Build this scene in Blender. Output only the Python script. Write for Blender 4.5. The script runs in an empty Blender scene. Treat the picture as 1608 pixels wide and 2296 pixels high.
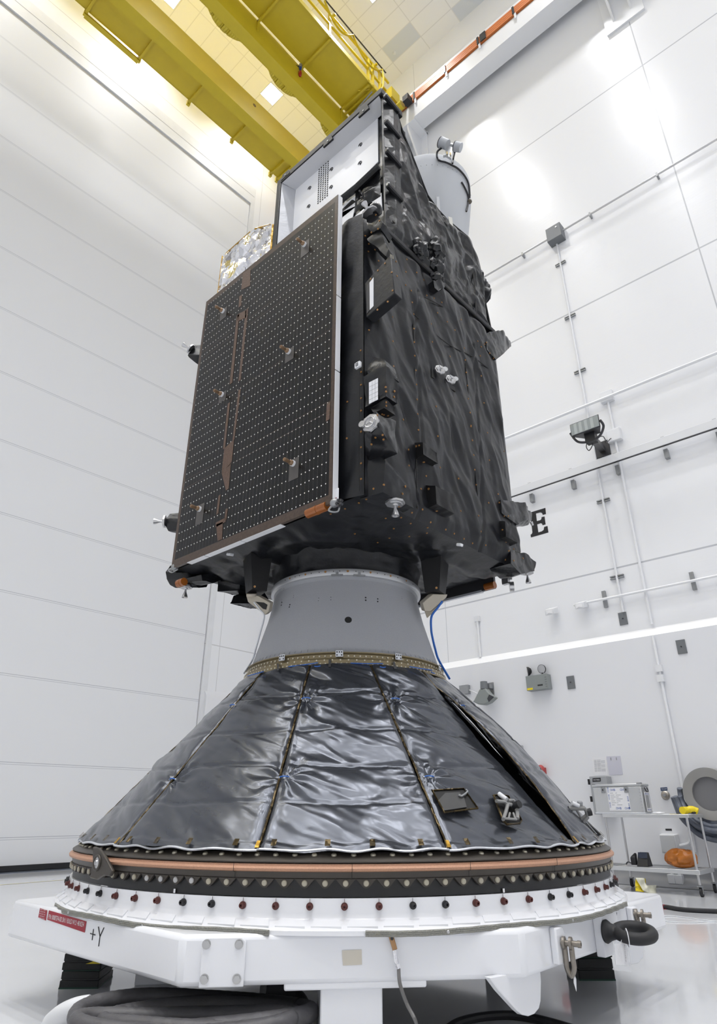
import bpy, bmesh, math, random
from mathutils import Vector, Matrix, noise
random.seed(7)
V = Vector
PI = math.pi
SC = bpy.context.scene
COL = SC.collection

# ------------------------------------------------------------------ camera model
FPX, PITCH, YAW, EYE = 1430.25, math.radians(25.004), math.radians(42.257), 1.0
f0 = V((math.cos(YAW), math.sin(YAW), 0)); RT = V((math.sin(YAW), -math.cos(YAW), 0)); ZZ = V((0, 0, 1))
FW = f0*math.cos(PITCH) + ZZ*math.sin(PITCH); UP = ZZ*math.cos(PITCH) - f0*math.sin(PITCH)
CAM = V((0, 0, EYE))
def ray(x, y): return FW + RT*((x-804)/FPX) - UP*((y-1148)/FPX)
def oX(x, y, X): d = ray(x, y); return CAM + d*(X/d.x)
def oY(x, y, Y): d = ray(x, y); return CAM + d*(Y/d.y)
def oZ(x, y, Z): d = ray(x, y); return CAM + d*((Z-EYE)/d.z)
AX, AY = 3.769, 3.568                     # the vertical axis of the stack
def W(x, y, z): return V((AX+x, AY+y, z))
def PL(r, deg, z): return V((AX+r*math.cos(math.radians(deg)), AY+r*math.sin(math.radians(deg)), z))
def azat(R, z, px):
    best = None
    for i in range(0, 2000):
        a = -245 + i*0.11
        P = PL(R, a, z) - CAM
        if (P.x*math.cos(math.radians(a)) + P.y*math.sin(math.radians(a))) > 0: continue
        x = 804 + FPX*P.dot(RT)/P.dot(FW)
        if best is None or abs(x-px) < best[0]: best = (abs(x-px), a)
    return best[1]

# ------------------------------------------------------------------ materials
MATS = {}
def mat(name, col, rough=.5, metal=0.0, spec=.5, bump=0.0, bscale=40.0, facet=0.0, fscale=8.0, emit=0.0, var=0.0, vscale=3.0, alpha=1.0, coat=0.0, trans=0.0, stretch=None, ecol=None):
    m = bpy.data.materials.new(name); m.use_nodes = True
    nt = m.node_tree; n = nt.nodes; l = nt.links
    b = n['Principled BSDF']
    b.inputs['Base Color'].default_value = (*col, 1)
    b.inputs['Roughness'].default_value = rough
    b.inputs['Metallic'].default_value = metal
    b.inputs['Specular IOR Level'].default_value = spec
    b.inputs['Alpha'].default_value = alpha
    b.inputs['Coat Weight'].default_value = coat
    b.inputs['Transmission Weight'].default_value = trans
    if emit:
        b.inputs['Emission Color'].default_value = (*(ecol or col), 1); b.inputs['Emission Strength'].default_value = emit
    if bump or facet or var:
        tc = n.new('ShaderNodeTexCoord'); src = tc.outputs['Object']
        if stretch:
            mp = n.new('ShaderNodeMapping'); mp.inputs['Scale'].default_value = stretch
            l.new(src, mp.inputs['Vector']); src = mp.outputs['Vector']
    if var:
        nz = n.new('ShaderNodeTexNoise'); nz.inputs['Scale'].default_value = vscale; nz.inputs['Detail'].default_value = 4
        l.new(src, nz.inputs['Vector'])
        mx = n.new('ShaderNodeMix'); mx.data_type = 'RGBA'
        mx.inputs[6].default_value = (*[max(0, c*(1-var)) for c in col], 1); mx.inputs[7].default_value = (*[min(1, c*(1+var)) for c in col], 1)
        l.new(nz.outputs['Fac'], mx.inputs[0]); l.new(mx.outputs[2], b.inputs['Base Color'])
    nrm = None
    if facet:
        dn = n.new('ShaderNodeTexNoise'); dn.inputs['Scale'].default_value = fscale*.6; dn.inputs['Detail'].default_value = 3
        l.new(src, dn.inputs['Vector'])
        ad = n.new('ShaderNodeVectorMath'); ad.operation = 'MULTIPLY_ADD'
        ad.inputs[1].default_value = (.9/fscale*2,)*3
        l.new(dn.outputs['Color'], ad.inputs[0]); l.new(src, ad.inputs[2])
        vo = n.new('ShaderNodeTexVoronoi'); vo.inputs['Scale'].default_value = fscale
        l.new(ad.outputs[0], vo.inputs['Vector'])
        sb = n.new('ShaderNodeVectorMath'); sb.operation = 'SUBTRACT'; sb.inputs[1].default_value = (.5, .5, .5)
        l.new(vo.outputs['Color'], sb.inputs[0])
        sc = n.new('ShaderNodeVectorMath'); sc.operation = 'SCALE'; sc.inputs[3].default_value = facet
        l.new(sb.outputs[0], sc.inputs[0])
        ge = n.new('ShaderNodeNewGeometry')
        a2 = n.new('ShaderNodeVectorMath'); a2.operation = 'ADD'
        l.new(sc.outputs[0], a2.inputs[0]); l.new(ge.outputs['Normal'], a2.inputs[1])
        nm = n.new('ShaderNodeVectorMath'); nm.operation = 'NORMALIZE'
        l.new(a2.outputs[0], nm.inputs[0]); nrm = nm.outputs[0]
    if bump:
        nz = n.new('ShaderNodeTexNoise'); nz.inputs['Scale'].default_value = bscale; nz.inputs['Detail'].default_value = 5
        l.new(src, nz.inputs['Vector'])
        bp = n.new('ShaderNodeBump'); bp.inputs['Strength'].default_value = min(1, bump); bp.inputs['Distance'].default_value = .01
        l.new(nz.outputs['Fac'], bp.inputs['Height'])
        if nrm: l.new(nrm, bp.inputs['Normal'])
        nrm = bp.outputs['Normal']
    if nrm: l.new(nrm, b.inputs['Normal'])
    MATS[name] = m
    return m

def lines_mat(name, col, dark, vals, rough=.4, spec=.5, bump=0.0, bscale=3, var=0.0, coat=0.0, stretch=None):
    """plain paint with seam lines: vals = [(axis, coordinate, half width), ...] in world metres"""
    m = mat(name, col, rough, spec=spec, bump=bump, bscale=bscale, coat=coat, stretch=stretch)
    nt = m.node_tree; n = nt.nodes; l = nt.links; b = n['Principled BSDF']
    ge = n.new('ShaderNodeNewGeometry'); sx = n.new('ShaderNodeSeparateXYZ'); l.new(ge.outputs['Position'], sx.inputs[0])
    acc = None
    for ax, v, w in vals:
        c = n.new('ShaderNodeMath'); c.operation = 'COMPARE'; c.inputs[1].default_value = v; c.inputs[2].default_value = w
        l.new(sx.outputs[ax], c.inputs[0])
        if acc is None: acc = c.outputs[0]
        else:
            mx = n.new('ShaderNodeMath'); mx.operation = 'MAXIMUM'; l.new(acc, mx.inputs[0]); l.new(c.outputs[0], mx.inputs[1]); acc = mx.outputs[0]
    mx = n.new('ShaderNodeMix'); mx.data_type = 'RGBA'
    mx.inputs[6].default_value = (*col, 1); mx.inputs[7].default_value = (*dark, 1)
    l.new(acc, mx.inputs[0]); l.new(mx.outputs[2], b.inputs['Base Color'])
    return m

# ------------------------------------------------------------------ mesh builder
class MB:
    def __init__(s): s.bm = bmesh.new()
    def quad(s, *p):
        return s.bm.faces.new([s.bm.verts.new(q) for q in p])
    def box(s, x0, x1, y0, y1, z0, z1):
        return s.obox(V(((x0+x1)/2, (y0+y1)/2, (z0+z1)/2)), V((1, 0, 0)), V((0, 1, 0)), V((0, 0, 1)), abs(x1-x0)/2, abs(y1-y0)/2, abs(z1-z0)/2)
    def obox(s, c, a, b, d, ha, hb, hd):
        c = V(c); vs = [s.bm.verts.new(c + a*(ha*i) + b*(hb*j) + d*(hd*k)) for i in (-1, 1) for j in (-1, 1) for k in (-1, 1)]
        for f in ((0, 1, 3, 2), (4, 6, 7, 5), (0, 4, 5, 1), (2, 3, 7, 6), (0, 2, 6, 4), (1, 5, 7, 3)): s.bm.faces.new([vs[i] for i in f])
        return s
    def prism(s, poly, vec):
        vec = V(vec); a = [s.bm.verts.new(V(p)) for p in poly]; b = [s.bm.verts.new(V(p)+vec) for p in poly]
        s.bm.faces.new(a); s.bm.faces.new(b[::-1]); n = len(a)
        for i in range(n): s.bm.faces.new((a[i], b[i], b[(i+1) % n], a[(i+1) % n]))
        return s
    def hull(s, pts):
        vs = [s.bm.verts.new(V(p)) for p in pts]
        r = bmesh.ops.convex_hull(s.bm, input=vs)
        bmesh.ops.delete(s.bm, geom=list({g for g in r['geom_interior']+r['geom_unused'] if isinstance(g, bmesh.types.BMVert)}), context='VERTS')
        return s
    def frame(s, d):
        d = d.normalized(); u = d.cross(ZZ)
        if u.length < 1e-4: u = V((1, 0, 0))
        u.normalize(); return u, d.cross(u)
    def tube(s, pts, r, n=8, closed=False, caps=True, flat=1.0):
        pts = [V(p) for p in pts]; rings = []; N = len(pts); pu = None
        for i, p in enumerate(pts):
            d = (pts[(i+1) % N] - pts[i-1]) if (closed or 0 < i < N-1) else (pts[1]-pts[0] if i == 0 else pts[-1]-pts[-2])
            d.normalize()
            if pu is None: u, w = s.frame(d)
            else:
                u = pu - d*pu.dot(d)
                if u.length < 1e-5: u, w = s.frame(d)
                u.normalize(); w = d.cross(u)
            pu = u; rr = r[i] if isinstance(r, (list, tuple)) else r
            rings.append([s.bm.verts.new(p + u*(rr*math.cos(2*PI*k/n)) + w*(rr*flat*math.sin(2*PI*k/n))) for k in range(n)])
        for i in range(N if closed else N-1):
            A, B = rings[i], rings[(i+1) % N]
            for k in range(n): s.bm.faces.new((A[k], A[(k+1) % n], B[(k+1) % n], B[k]))
        if caps and not closed:
            s.bm.faces.new(rings[0][::-1]); s.bm.faces.new(rings[-1])
        return s
    def cyl(s, p0, p1, r0, r1=None, n=16):
        r1 = r0 if r1 is None else r1
        return s.tube([p0, p1], [r0, r1], n)
    def lathe(s, prof, c, n=96, a0=0, a1=360, axis=ZZ, closed=False):
        c = V(c); full = abs(a1-a0) >= 359.9; axis = V(axis).normalized()
        u = V((1, 0, 0)) if abs(axis.z) > .99 else axis.cross(ZZ).normalized()
        w = axis.cross(u); m = n if full else n+1; rings = []
        for i in range(m):
            a = math.radians(a0 + (a1-a0)*i/n); d = u*math.cos(a) + w*math.sin(a)
            rings.append([s.bm.verts.new(c + d*r + axis*z) for r, z in prof])
        for i in range(n if full else n):
            A, B = rings[i], rings[(i+1) % m]
            for k in range(len(prof)-1 + (1 if closed else 0)):
                k2 = (k+1) % len(prof)
                s.bm.faces.new((A[k], B[k], B[k2], A[k2]))
        return s
    def grid(s, fn, nu, nv):
        vs = [[s.bm.verts.new(fn(i/nu, j/nv)) for j in range(nv+1)] for i in range(nu+1)]
        for i in range(nu):
            for j in range(nv): s.bm.faces.new((vs[i][j], vs[i+1][j], vs[i+1][j+1], vs[i][j+1]))
        return s
    def ball(s, c, r, n=10, squash=(1, 1, 1)):
        g = bmesh.ops.create_uvsphere(s.bm, u_segments=n, v_segments=max(6, n//2+2), radius=1)
        for v in g['verts']: v.co = V((v.co.x*r*squash[0], v.co.y*r*squash[1], v.co.z*r*squash[2])) + V(c)
        return s
    def build(s, name, m, parent=None, bev=0.0, smooth=True, ang=35, origin=None, clean=True, subdiv=0, recalc=True):
        bm = s.bm
        if recalc: bmesh.ops.recalc_face_normals(bm, faces=bm.faces)
        if parent is not None: o = wloc(parent)
        elif origin is not None: o = V(origin)
        else:
            xs = [v.co for v in bm.verts]
            o = V(((min(p.x for p in xs)+max(p.x for p in xs))/2, (min(p.y for p in xs)+max(p.y for p in xs))/2, min(p.z for p in xs)))
        for v in bm.verts: v.co -= o
        me = bpy.data.meshes.new(name); bm.to_mesh(me); bm.free()
        for mm in (m if isinstance(m, (list, tuple)) else [m]): me.materials.append(mm)
        if smooth:
            for p in me.polygons: p.use_smooth = True
            if ang < 180: me.set_sharp_from_angle(angle=math.radians(ang))
        ob = bpy.data.objects.new(name, me); COL.objects.link(ob)
        if parent is not None: ob.parent = parent
        else: ob.location = o
        if bev:
            b = ob.modifiers.new('bevel', 'BEVEL'); b.width = bev; b.segments = 2; b.limit_method = 'ANGLE'; b.angle_limit = math.radians(40)
        if subdiv:
            b = ob.modifiers.new('subdivision', 'SUBSURF'); b.levels = subdiv; b.render_levels = subdiv
        return ob
def wloc(o):
    p = V((0, 0, 0))
    while o is not None: p += V(o.location); o = o.parent
    return p
def tag(o, label=None, cat=None, group=None, kind=None):
    if label: o['label'] = label
    if cat: o['category'] = cat
    if group: o['group'] = group
    if kind: o['kind'] = kind
    return o
def thing(name, label, cat, loc, group=None):
    o = bpy.data.objects.new(name, None); COL.objects.link(o); o.location = V(loc); o.empty_display_size = .1
    return tag(o, label, cat, group)
def one(mb, name, m, label, cat, group=None, **k): return tag(mb.build(name, m, **k), label, cat, group)
def struct(mb, name, m, **k): return tag(mb.build(name, m, **k), kind='structure')
def copy_tree(o, parent=None, loc=None):
    c = o.copy(); COL.objects.link(c)
    if parent is not None: c.parent = parent
    if loc is not None: c.location = V(loc)
    for ch in list(o.children): copy_tree(ch, c)
    return c
def txt(name, s, m, parent, c, right, up, h, width=None, depth=.001, align='CENTER'):
    """flat lettering: centre c, reading direction right, up direction, cap height h"""
    cu = bpy.data.curves.new(name, 'FONT'); cu.body = s; cu.size = 1.0; cu.align_x = align; cu.align_y = 'CENTER'; cu.resolution_u = 2
    to = bpy.data.objects.new('tmp', cu); COL.objects.link(to)
    dg = bpy.context.evaluated_depsgraph_get(); me = bpy.data.meshes.new_from_object(to.evaluated_get(dg))
    bpy.data.objects.remove(to); bpy.data.curves.remove(cu)
    xs = [v.co.x for v in me.vertices] or [0, 1]; ys = [v.co.y for v in me.vertices] or [0, 1]
    sy = h/max(1e-6, (max(ys)-min(ys))); sx = sy if width is None else width/max(1e-6, (max(xs)-min(xs)))
    mx, my = (max(xs)+min(xs))/2, (max(ys)+min(ys))/2
    right = V(right).normalized(); up = V(up).normalized(); nrm = right.cross(up); o = wloc(parent) if parent else V((0, 0, 0))
    for v in me.vertices: v.co = V(c) - o + right*((v.co.x-mx)*sx) + up*((v.co.y-my)*sy) + nrm*depth
    me.name = name; me.materials.clear(); me.materials.append(m)
    ob = bpy.data.objects.new(name, me); COL.objects.link(ob)
    if parent: ob.parent = parent
    return ob
def smoothpath(pts, n=8, closed=False):
    P = [V(p) for p in pts]; out = []; N = len(P)
    for i in range(N if closed else N-1):
        p0 = P[(i-1) % N] if closed else P[max(i-1, 0)]; p1 = P[i]; p2 = P[(i+1) % N]; p3 = P[(i+2) % N] if closed else P[min(i+2, N-1)]
        for k in range(n):
            t = k/n
            out.append(.5*((2*p1) + (p2-p0)*t + (2*p0-5*p1+4*p2-p3)*t*t + (3*p1-p0-3*p2+p3)*t**3))
    if not closed: out.append(P[-1])
    return out
def _h(i, j, s):
    n = (int(i)*374761393 + int(j)*668265263 + int(s*1000)*974634777) & 0xffffffff
    n = ((n ^ (n >> 13))*1274126177) & 0xffffffff; n ^= n >> 16
    return (n & 0xffff)/32767.5-1
def facet(x, y, sd=0.0, warp=.45):
    """crease noise: random heights joined by flat triangles, about -1..1"""
    x, y = x+warp*noise.noise(V((x*.7, y*.7, sd+.3))), y+warp*noise.noise(V((x*.7, y*.7, sd+7.7)))
    i, j = math.floor(x), math.floor(y); u, v = x-i, y-j
    a, b, c, d = _h(i, j, sd), _h(i+1, j, sd), _h(i, j+1, sd), _h(i+1, j+1, sd)
    if _h(i, j, sd+50) > 0: return a+(b-a)*u+(d-b)*v if u > v else a+(d-c)*u+(c-a)*v
    return a+(b-a)*u+(c-a)*v if u+v < 1 else d+(c-d)*(1-u)+(b-d)*(1-v)
def hit(px, py, back=0.0):
    """first surface seen along the line of sight: location, outward normal"""
    d = ray(px, py).normalized(); dg = bpy.context.evaluated_depsgraph_get()
    ok, loc, nrm, idx, ob, mx = SC.ray_cast(dg, CAM, d)
    if nrm.dot(d) > 0: nrm = -nrm
    return loc, nrm
def ridge(x, y, z=0.0): return 1-2*abs(noise.noise(V((x, y, z))))

# ------------------------------------------------------------------ palette
WALLC = (.84, .848, .868)
m_white = mat('white_paint', (.80, .81, .83), .3, bump=.05, bscale=30)
m_plate = mat('white_enamel', (.82, .83, .86), .22, bump=.06, bscale=14, coat=.3)
m_offw = mat('offwhite_plastic', (.74, .75, .77), .4)
m_yel = mat('crane_yellow', (.54, .415, .016), .42, bump=.04, bscale=20, var=.08)
m_yel2 = mat('rail_yellow', (.60, .46, .018), .4)
m_orange = mat('orange_conductor', (.62, .19, .05), .45)
m_black = mat('black_plastic', (.012, .012, .014), .45)
m_dark = mat('dark_metal', (.05, .05, .055), .4, .3)
m_rub = mat('black_rubber', (.018, .018, .02), .6)
m_steel = mat('steel', (.55, .55, .56), .28, .9, bump=.05, bscale=60)
m_alu = mat('brushed_aluminium', (.62, .63, .64), .38, .75, bump=.08, bscale=50, var=.06)
m_galv = mat('galvanised_grey', (.33, .34, .35), .4, .6, var=.15, vscale=20)
m_grey = mat('grey_enamel', (.24, .26, .255), .45)
m_greyd = mat('grey_box_paint', (.16, .17, .18), .45)
m_mli = mat('black_blanket', (.0095, .0102, .0125), .36, spec=.37, bump=.2, bscale=26)
m_mlib = mat('black_blanket_shiny', (.010, .0105, .0125), .27, spec=.45, bump=.25, bscale=20, facet=.14, fscale=9)
m_mlid = mat('black_blanket_dull', (.0075, .0075, .0085), .48, spec=.4, bump=.2, bscale=20)
m_seam = mat('black_seam', (.006, .006, .006), .6)
m_silver = mat('silver_foil', (.80, .80, .83), .10, 1.0, facet=.75, fscale=11, bump=.5, bscale=10)
m_silv2 = mat('silver_film', (.52, .52, .53), .28, .9, facet=.10, fscale=30, bump=.3, bscale=60)
m_lining = mat('grey_lining', (.60, .61, .64), .34, .5, bump=.35, bscale=9)
m_gold = mat('gold_tape', (.42, .24, .025), .3, .6, facet=.4, fscale=40)
m_goldd = mat('dark_gold_tape', (.085, .06, .025), .28, .7, facet=.8, fscale=45, var=.5, vscale=60)
m_kap = mat('amber_film', (.30, .09, .012), .25, .2, spec=.8)
m_copper = mat('bronze', (.42, .25, .13), .35, .85)
m_btn = mat('amber_button', (.34, .17, .05), .4, .2)
m_rad = mat('white_radiator', (.80, .81, .84), .3, spec=.5)
m_skirt = mat('grey_foil_blanket', (.088, .095, .112), .23, .62, spec=.6, bump=.08, bscale=9)
m_hem = mat('silver_hem', (.62, .64, .68), .35, .4, bump=.4, bscale=40)
m_adapt = mat('grey_primer', (.345, .355, .38), .55, spec=.35, bump=.25, bscale=260, var=.10, vscale=220)
m_teles = mat('pale_grey_paint', (.50, .52, .55), .5, bump=.04, bscale=120)
m_aring = mat('bare_alloy', (.50, .51, .53), .38, .5, bump=.1, bscale=80)
m_goldr = mat('alodined_alloy', (.225, .185, .11), .38, .65, bump=.08, bscale=60, var=.15, vscale=12)
m_rivet = mat('rivet_metal', (.62, .58, .48), .35, .6)
m_pafd = mat('olive_black_alloy', (.060, .052, .044), .42, .3, spec=.5, var=.18, vscale=10)
m_cfrp = mat('carbon_black', (.011, .011, .012), .42)
m_cop = mat('copper_seal', (.46, .255, .165), .5, .25, bump=.25, bscale=220, var=.22, vscale=140)
m_bolt = mat('bolt_cap', (.42, .39, .31), .4, .5)
m_zinc = mat('zinc_bolt', (.50, .50, .50), .3, .8)
m_rpin = mat('rust_red_pin', (.085, .018, .014), .4)
m_beige = mat('beige_primer', (.44, .40, .33), .5)
m_blue = mat('blue_lacing', (.02, .13, .50), .45)
m_red = mat('red_label', (.34, .012, .03), .45)
m_paper = mat('paper_white', (.78, .78, .80), .6)
m_ink = mat('black_ink', (.01, .01, .012), .6)
m_blueink = mat('blue_ink', (.02, .09, .38), .5)
m_braid = mat('braided_tin', (.30, .30, .27), .5, .4, bump=.8, bscale=160)
m_green = mat('green_strip', (.005, .045, .028), .55)
m_crate = mat('black_block', (.010, .011, .012), .55, bump=.2, bscale=60)
m_hose = mat('grey_duct_hose', (.085, .083, .088), .5, bump=.5, bscale=26, var=.25, vscale=9)
m_ghose = mat('slate_hose', (.12, .135, .17), .45)
m_yelp = mat('yellow_plastic', (.80, .62, .01), .35, bump=.2, bscale=40)
m_amber = mat('amber_bag', (.52, .16, .012), .28, spec=.6, facet=.5, fscale=9, trans=.15)
m_tan = mat('masking_tape', (.62, .58, .50), .6)
m_glass = mat('clear_film', (.85, .86, .88), .1, alpha=.35)
# ================================================================== ROOM
XR, YL, ZC = 11.0, 13.2, 23.9            # right wall, left wall, ceiling
XB, YB = -10.0, -12.0                    # walls behind the camera
YD = 13.225                                # face of the big door leaf in the left wall
fl = mat('floor_coating', (.66, .672, .695), .10, spec=.5, bump=.03, bscale=1.5, var=.05, vscale=1.2, coat=.2)
b = MB(); b.box(XB, XR+.1, YB, YD+.3, -.2, 0); struct(b, 'floor', fl)

# ceiling: lay-in tiles 0.585 x 1.19 m, two of them replaced by bluish ones
ct = mat('ceiling_tiles', (.88, .875, .86), .8, bump=.1, bscale=60)
nt = ct.node_tree; n = nt.nodes; l = nt.links
ge = n.new('ShaderNodeNewGeometry'); sx = n.new('ShaderNodeSeparateXYZ'); l.new(ge.outputs['Position'], sx.inputs[0])
def mth(op, a, bb=None, c=None):
    q = n.new('ShaderNodeMath'); q.operation = op
    for i, v in enumerate((a, bb, c)):
        if v is None: continue
        if isinstance(v, (int, float)): q.inputs[i].default_value = v
        else: l.new(v, q.inputs[i])
    return q.outputs[0]
TX, TY, OX, OY = .585, 1.19, 10.5, 7.97
cx = mth('DIVIDE', mth('SUBTRACT', sx.outputs[0], OX), TX); cyy = mth('DIVIDE', mth('SUBTRACT', sx.outputs[1], OY), TY)
fx = mth('ABSOLUTE', mth('SUBTRACT', mth('FRACT', cx), .5)); fy = mth('ABSOLUTE', mth('SUBTRACT', mth('FRACT', cyy), .5))
ln = mth('MAXIMUM', mth('GREATER_THAN', fx, .5-.022), mth('GREATER_THAN', fy, .5-.011))
ix, iy = mth('FLOOR', cx), mth('FLOOR', cyy)
def cell(i, j): return mth('MULTIPLY', mth('COMPARE', ix, float(i), .1), mth('COMPARE', iy, float(j), .1))
cl = mth('MAXIMUM', cell(-1, -1), cell(0, -3))
m1 = n.new('ShaderNodeMix'); m1.data_type = 'RGBA'; m1.inputs[6].default_value = (.88, .875, .86, 1); m1.inputs[7].default_value = (.66, .69, .73, 1); l.new(cl, m1.inputs[0])
m2 = n.new('ShaderNodeMix'); m2.data_type = 'RGBA'; m2.inputs[7].default_value = (.74, .735, .72, 1); l.new(m1.outputs[2], m2.inputs[6]); l.new(ln, m2.inputs[0])
l.new(m2.outputs[2], n['Principled BSDF'].inputs['Base Color'])
b = MB(); b.box(XB, XR+.1, YB, YD+.3, ZC, ZC+.2); struct(b, 'ceiling', ct)

# right wall with panel seams
vsm = [oX(1393, 0, XR), oX(1440.7, 145.7, XR), oX(1513.6, 371.9, XR), oX(1568.8, 557.8, XR)]
yv = sum(p.y for p in vsm)/4
wr = lines_mat('wall_panels_right', WALLC, (.52, .53, .56), [(2, 16.48, .018), (2, 10.74, .018), (2, 4.89, .015), (1, yv, .012), (1, oX(1001, 1400, XR).y, .006)], rough=.23, spec=.5, bump=.24, bscale=1.6, stretch=(1, .6, 3.5))
nt = wr.node_tree; n = nt.nodes; l = nt.links
for q in n:
    if q.type == 'TEX_NOISE': q.inputs['Detail'].default_value = 8; q.inputs['Roughness'].default_value = .62
b = MB(); b.box(XR, XR+.25, YB, YD+.3, 0, ZC); struct(b, 'wall_right', wr)
# thicker lower wall with a sloped ledge (the bright stripe)
XL = 10.87; ZL = 3.585
lw = mat('wall_lower_paint', (.755, .763, .79), .34, bump=.1, bscale=2)
b = MB(); b.prism([(XR, YB, .0), (XL, YB, .0), (XL, YB, ZL), (XR, YB, ZL)], (0, YL-YB, 0)); struct(b, 'trim_1', lw)
b = MB(); b.prism([(XR, YB, ZL), (XL, YB, ZL), (XR, YB, ZL+.15)], (0, YL-YB, 0)); struct(b, 'trim_8', mat('ledge_lit_white', (.95, .955, .965), .35))  # overhead light on the slope painted in as a whiter colour
# coved base at the foot of the right wall
cv = mat('cove_base', (.24, .245, .26), .3)
pr = [(XL, .0), (XL-.26, .004)] + [(XL-.26+.24*math.sin(a), .004+.24*(1-math.cos(a))) for a in [k*PI/16 for k in range(1, 9)]] + [(XL, .26)]
b = MB(); b.prism([(x, YB, z) for x, z in pr], (0, YL-YB, 0)); struct(b, 'baseboard_right', cv)

# left wall with the recessed door leaf
ci = oY(562, 456, YL); co_ = oY(574, 427, YL); XJ, ZJ = ci.x, ci.z
wl = lines_mat('wall_panels_left', WALLC, (.60, .60, .61), [(2, ZJ+1.45, .012), (0, XJ+.42, .008), (2, oY(474, 1445, YL).z, .012)], rough=.55, bump=.1, bscale=1.2)
b = MB()
b.box(XJ, XR, YL, YD+.3, 0, ZC); b.box(XB, XJ, YL, YD+.3, ZJ, ZC)
struct(b, 'wall_left', wl)
zs = [.545] + [1.789+1.5557*k for k in range(0, 14)]
dm = lines_mat('door_panels', (.79, .80, .82), (.50, .51, .55), sum([[(2, z, .006), (2, z-.035, .004)] for z in zs if z < ZJ], []), rough=.55, bump=.08, bscale=.8)
b = MB(); b.box(XB, XJ-.02, YD, YD+.12, .09, ZJ-.03); door = struct(b, 'door_1', dm)
jg = mat('jamb_grey', (.76, .77, .79), .5, var=.06, vscale=4)
b = MB(); hz0 = ZJ-.05; b.box(XB, co_.x, YL-.016, YL-.001, ZJ, co_.z); b.box(XJ, co_.x, YL-.016, YL-.001, 0, ZJ); struct(b, 'trim_2', jg)
b = MB(); zq = (ZJ+co_.z)/2; b.box(XB, co_.x-.05, YL-.019, YL-.016, zq-.008, zq+.008); struct(b, 'trim_7', mat('joint_grey', (.42, .43, .46), .6))
b = MB(); b.box(XB, XJ, YD-.02, YD+.14, .012, .10); struct(b, 'trim_3', m_rub)       # rubber sweep under the leaf
b = MB(); b.box(XB, XJ, YL-.28, YL-.03, .0, .006); struct(b, 'trim_4', mat('door_track', (.16, .18, .22), .3, .5))
b = MB(); zz = oY(461, 1547, YL).z
b.prism([(XJ+.1, YL, 0), (XJ+.1, YL-.1, 0), (XJ+.1, YL-.1, zz-.15), (XJ+.1, YL, zz)], (XL-XJ-.1, 0, 0)); struct(b, 'trim_5', lw)
yt = [oZ(0, 1984, .002), oZ(152, 1972, .002)]
b = MB(); d = (yt[1]-yt[0]).normalized(); q = d.cross(ZZ)*.025
b.quad(yt[0]-d*6-q, yt[1]+d*4-q, yt[1]+d*4+q, yt[0]-d*6+q); struct(b, 'trim_6', mat('pale_yellow_line', (.66, .60, .30), .3))
# the two walls behind the camera
pw = mat('wall_back_paint', WALLC, .4)
b = MB(); b.box(XB-.2, XB, YB, YD+.3, 0, ZC); struct(b, 'wall_back', pw)
b = MB(); b.box(XB, XR+.25, YB-.2, YB, 0, ZC); struct(b, 'wall_front', pw)

# ------------------------------------------------------------------ ceiling lamps, a regular grid
m_lamp = mat('lamp_diffuser', (1, 1, 1), .5, emit=14.0, ecol=(.99, .99, 1.0))
lab = {(0, 0): 'square ceiling lamp glowing between the two yellow crane girders, nearer the black satellite top',
       (1, 0): 'square ceiling lamp cut by the top edge of the photo, between the two yellow girders',
       (0, 1): 'square ceiling lamp in the tiled ceiling right of the crane handrail'}
LAMP_W = 100.0
for i in range(5):
    for j in range(5):
        x, y = 8.43-4.1*i, 11.8-4.76*j
        t = thing('ceiling_lamp', lab.get((i, j), 'square recessed ceiling lamp outside the frame, in the grid overhead'), 'lamp', (x, y, ZC), 'ceiling lamps')
        b = MB()
        for (x0, x1, y0, y1) in ((-.3, .3, -.3, -.275), (-.3, .3, .275, .3), (-.3, -.275, -.275, .275), (.275, .3, -.275, .275)): b.box(x+x0, x+x1, y+y0, y+y1, ZC-.02, ZC)
        b.build('frame', m_offw, t)
        b = MB(); b.box(x-.275, x+.275, y-.275, y+.275, ZC-.012, ZC); b.build('diffuser', m_lamp, t)
        ld = bpy.data.lights.new('lamp_light', 'AREA'); ld.shape = 'SQUARE'; ld.size = .54; ld.energy = LAMP_W; ld.spread = math.radians(106); ld.color = (.99, .99, 1.0)
        lo = bpy.data.objects.new('lamp_light', ld); COL.objects.link(lo); lo.parent = t; lo.location = (0, 0, -.022)
p = oZ(640+1230/5.025, 595/5.025, ZC)
b = MB(); b.lathe([(.0, -.05), (.04, -.05), (.055, -.02), (.06, 0)], (p.x, p.y, ZC), 16); one(b, 'smoke_detector', m_offw, 'small white smoke detector on the bluish ceiling tile', 'detector')

# ================================================================== BRIDGE CRANE
t = thing('bridge_crane', 'yellow double-girder bridge crane spanning below the tiled ceiling', 'crane', (4, 10, 20))
XA, XE = -9.6, 10.05
ZG, ZGT, ZW = 20.0, 20.95, 20.97
def girder(y0, y1):
    g = MB(); g.box(XA, XE, y0, y1, ZG, ZGT); g.box(XA, XE, y0-.03, y1+.03, ZG-.02, ZG); o = g.build('girder', m_yel, t)
    return o
g1 = girder(10.79, 11.06); g2 = girder(9.03, 9.29)
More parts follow.
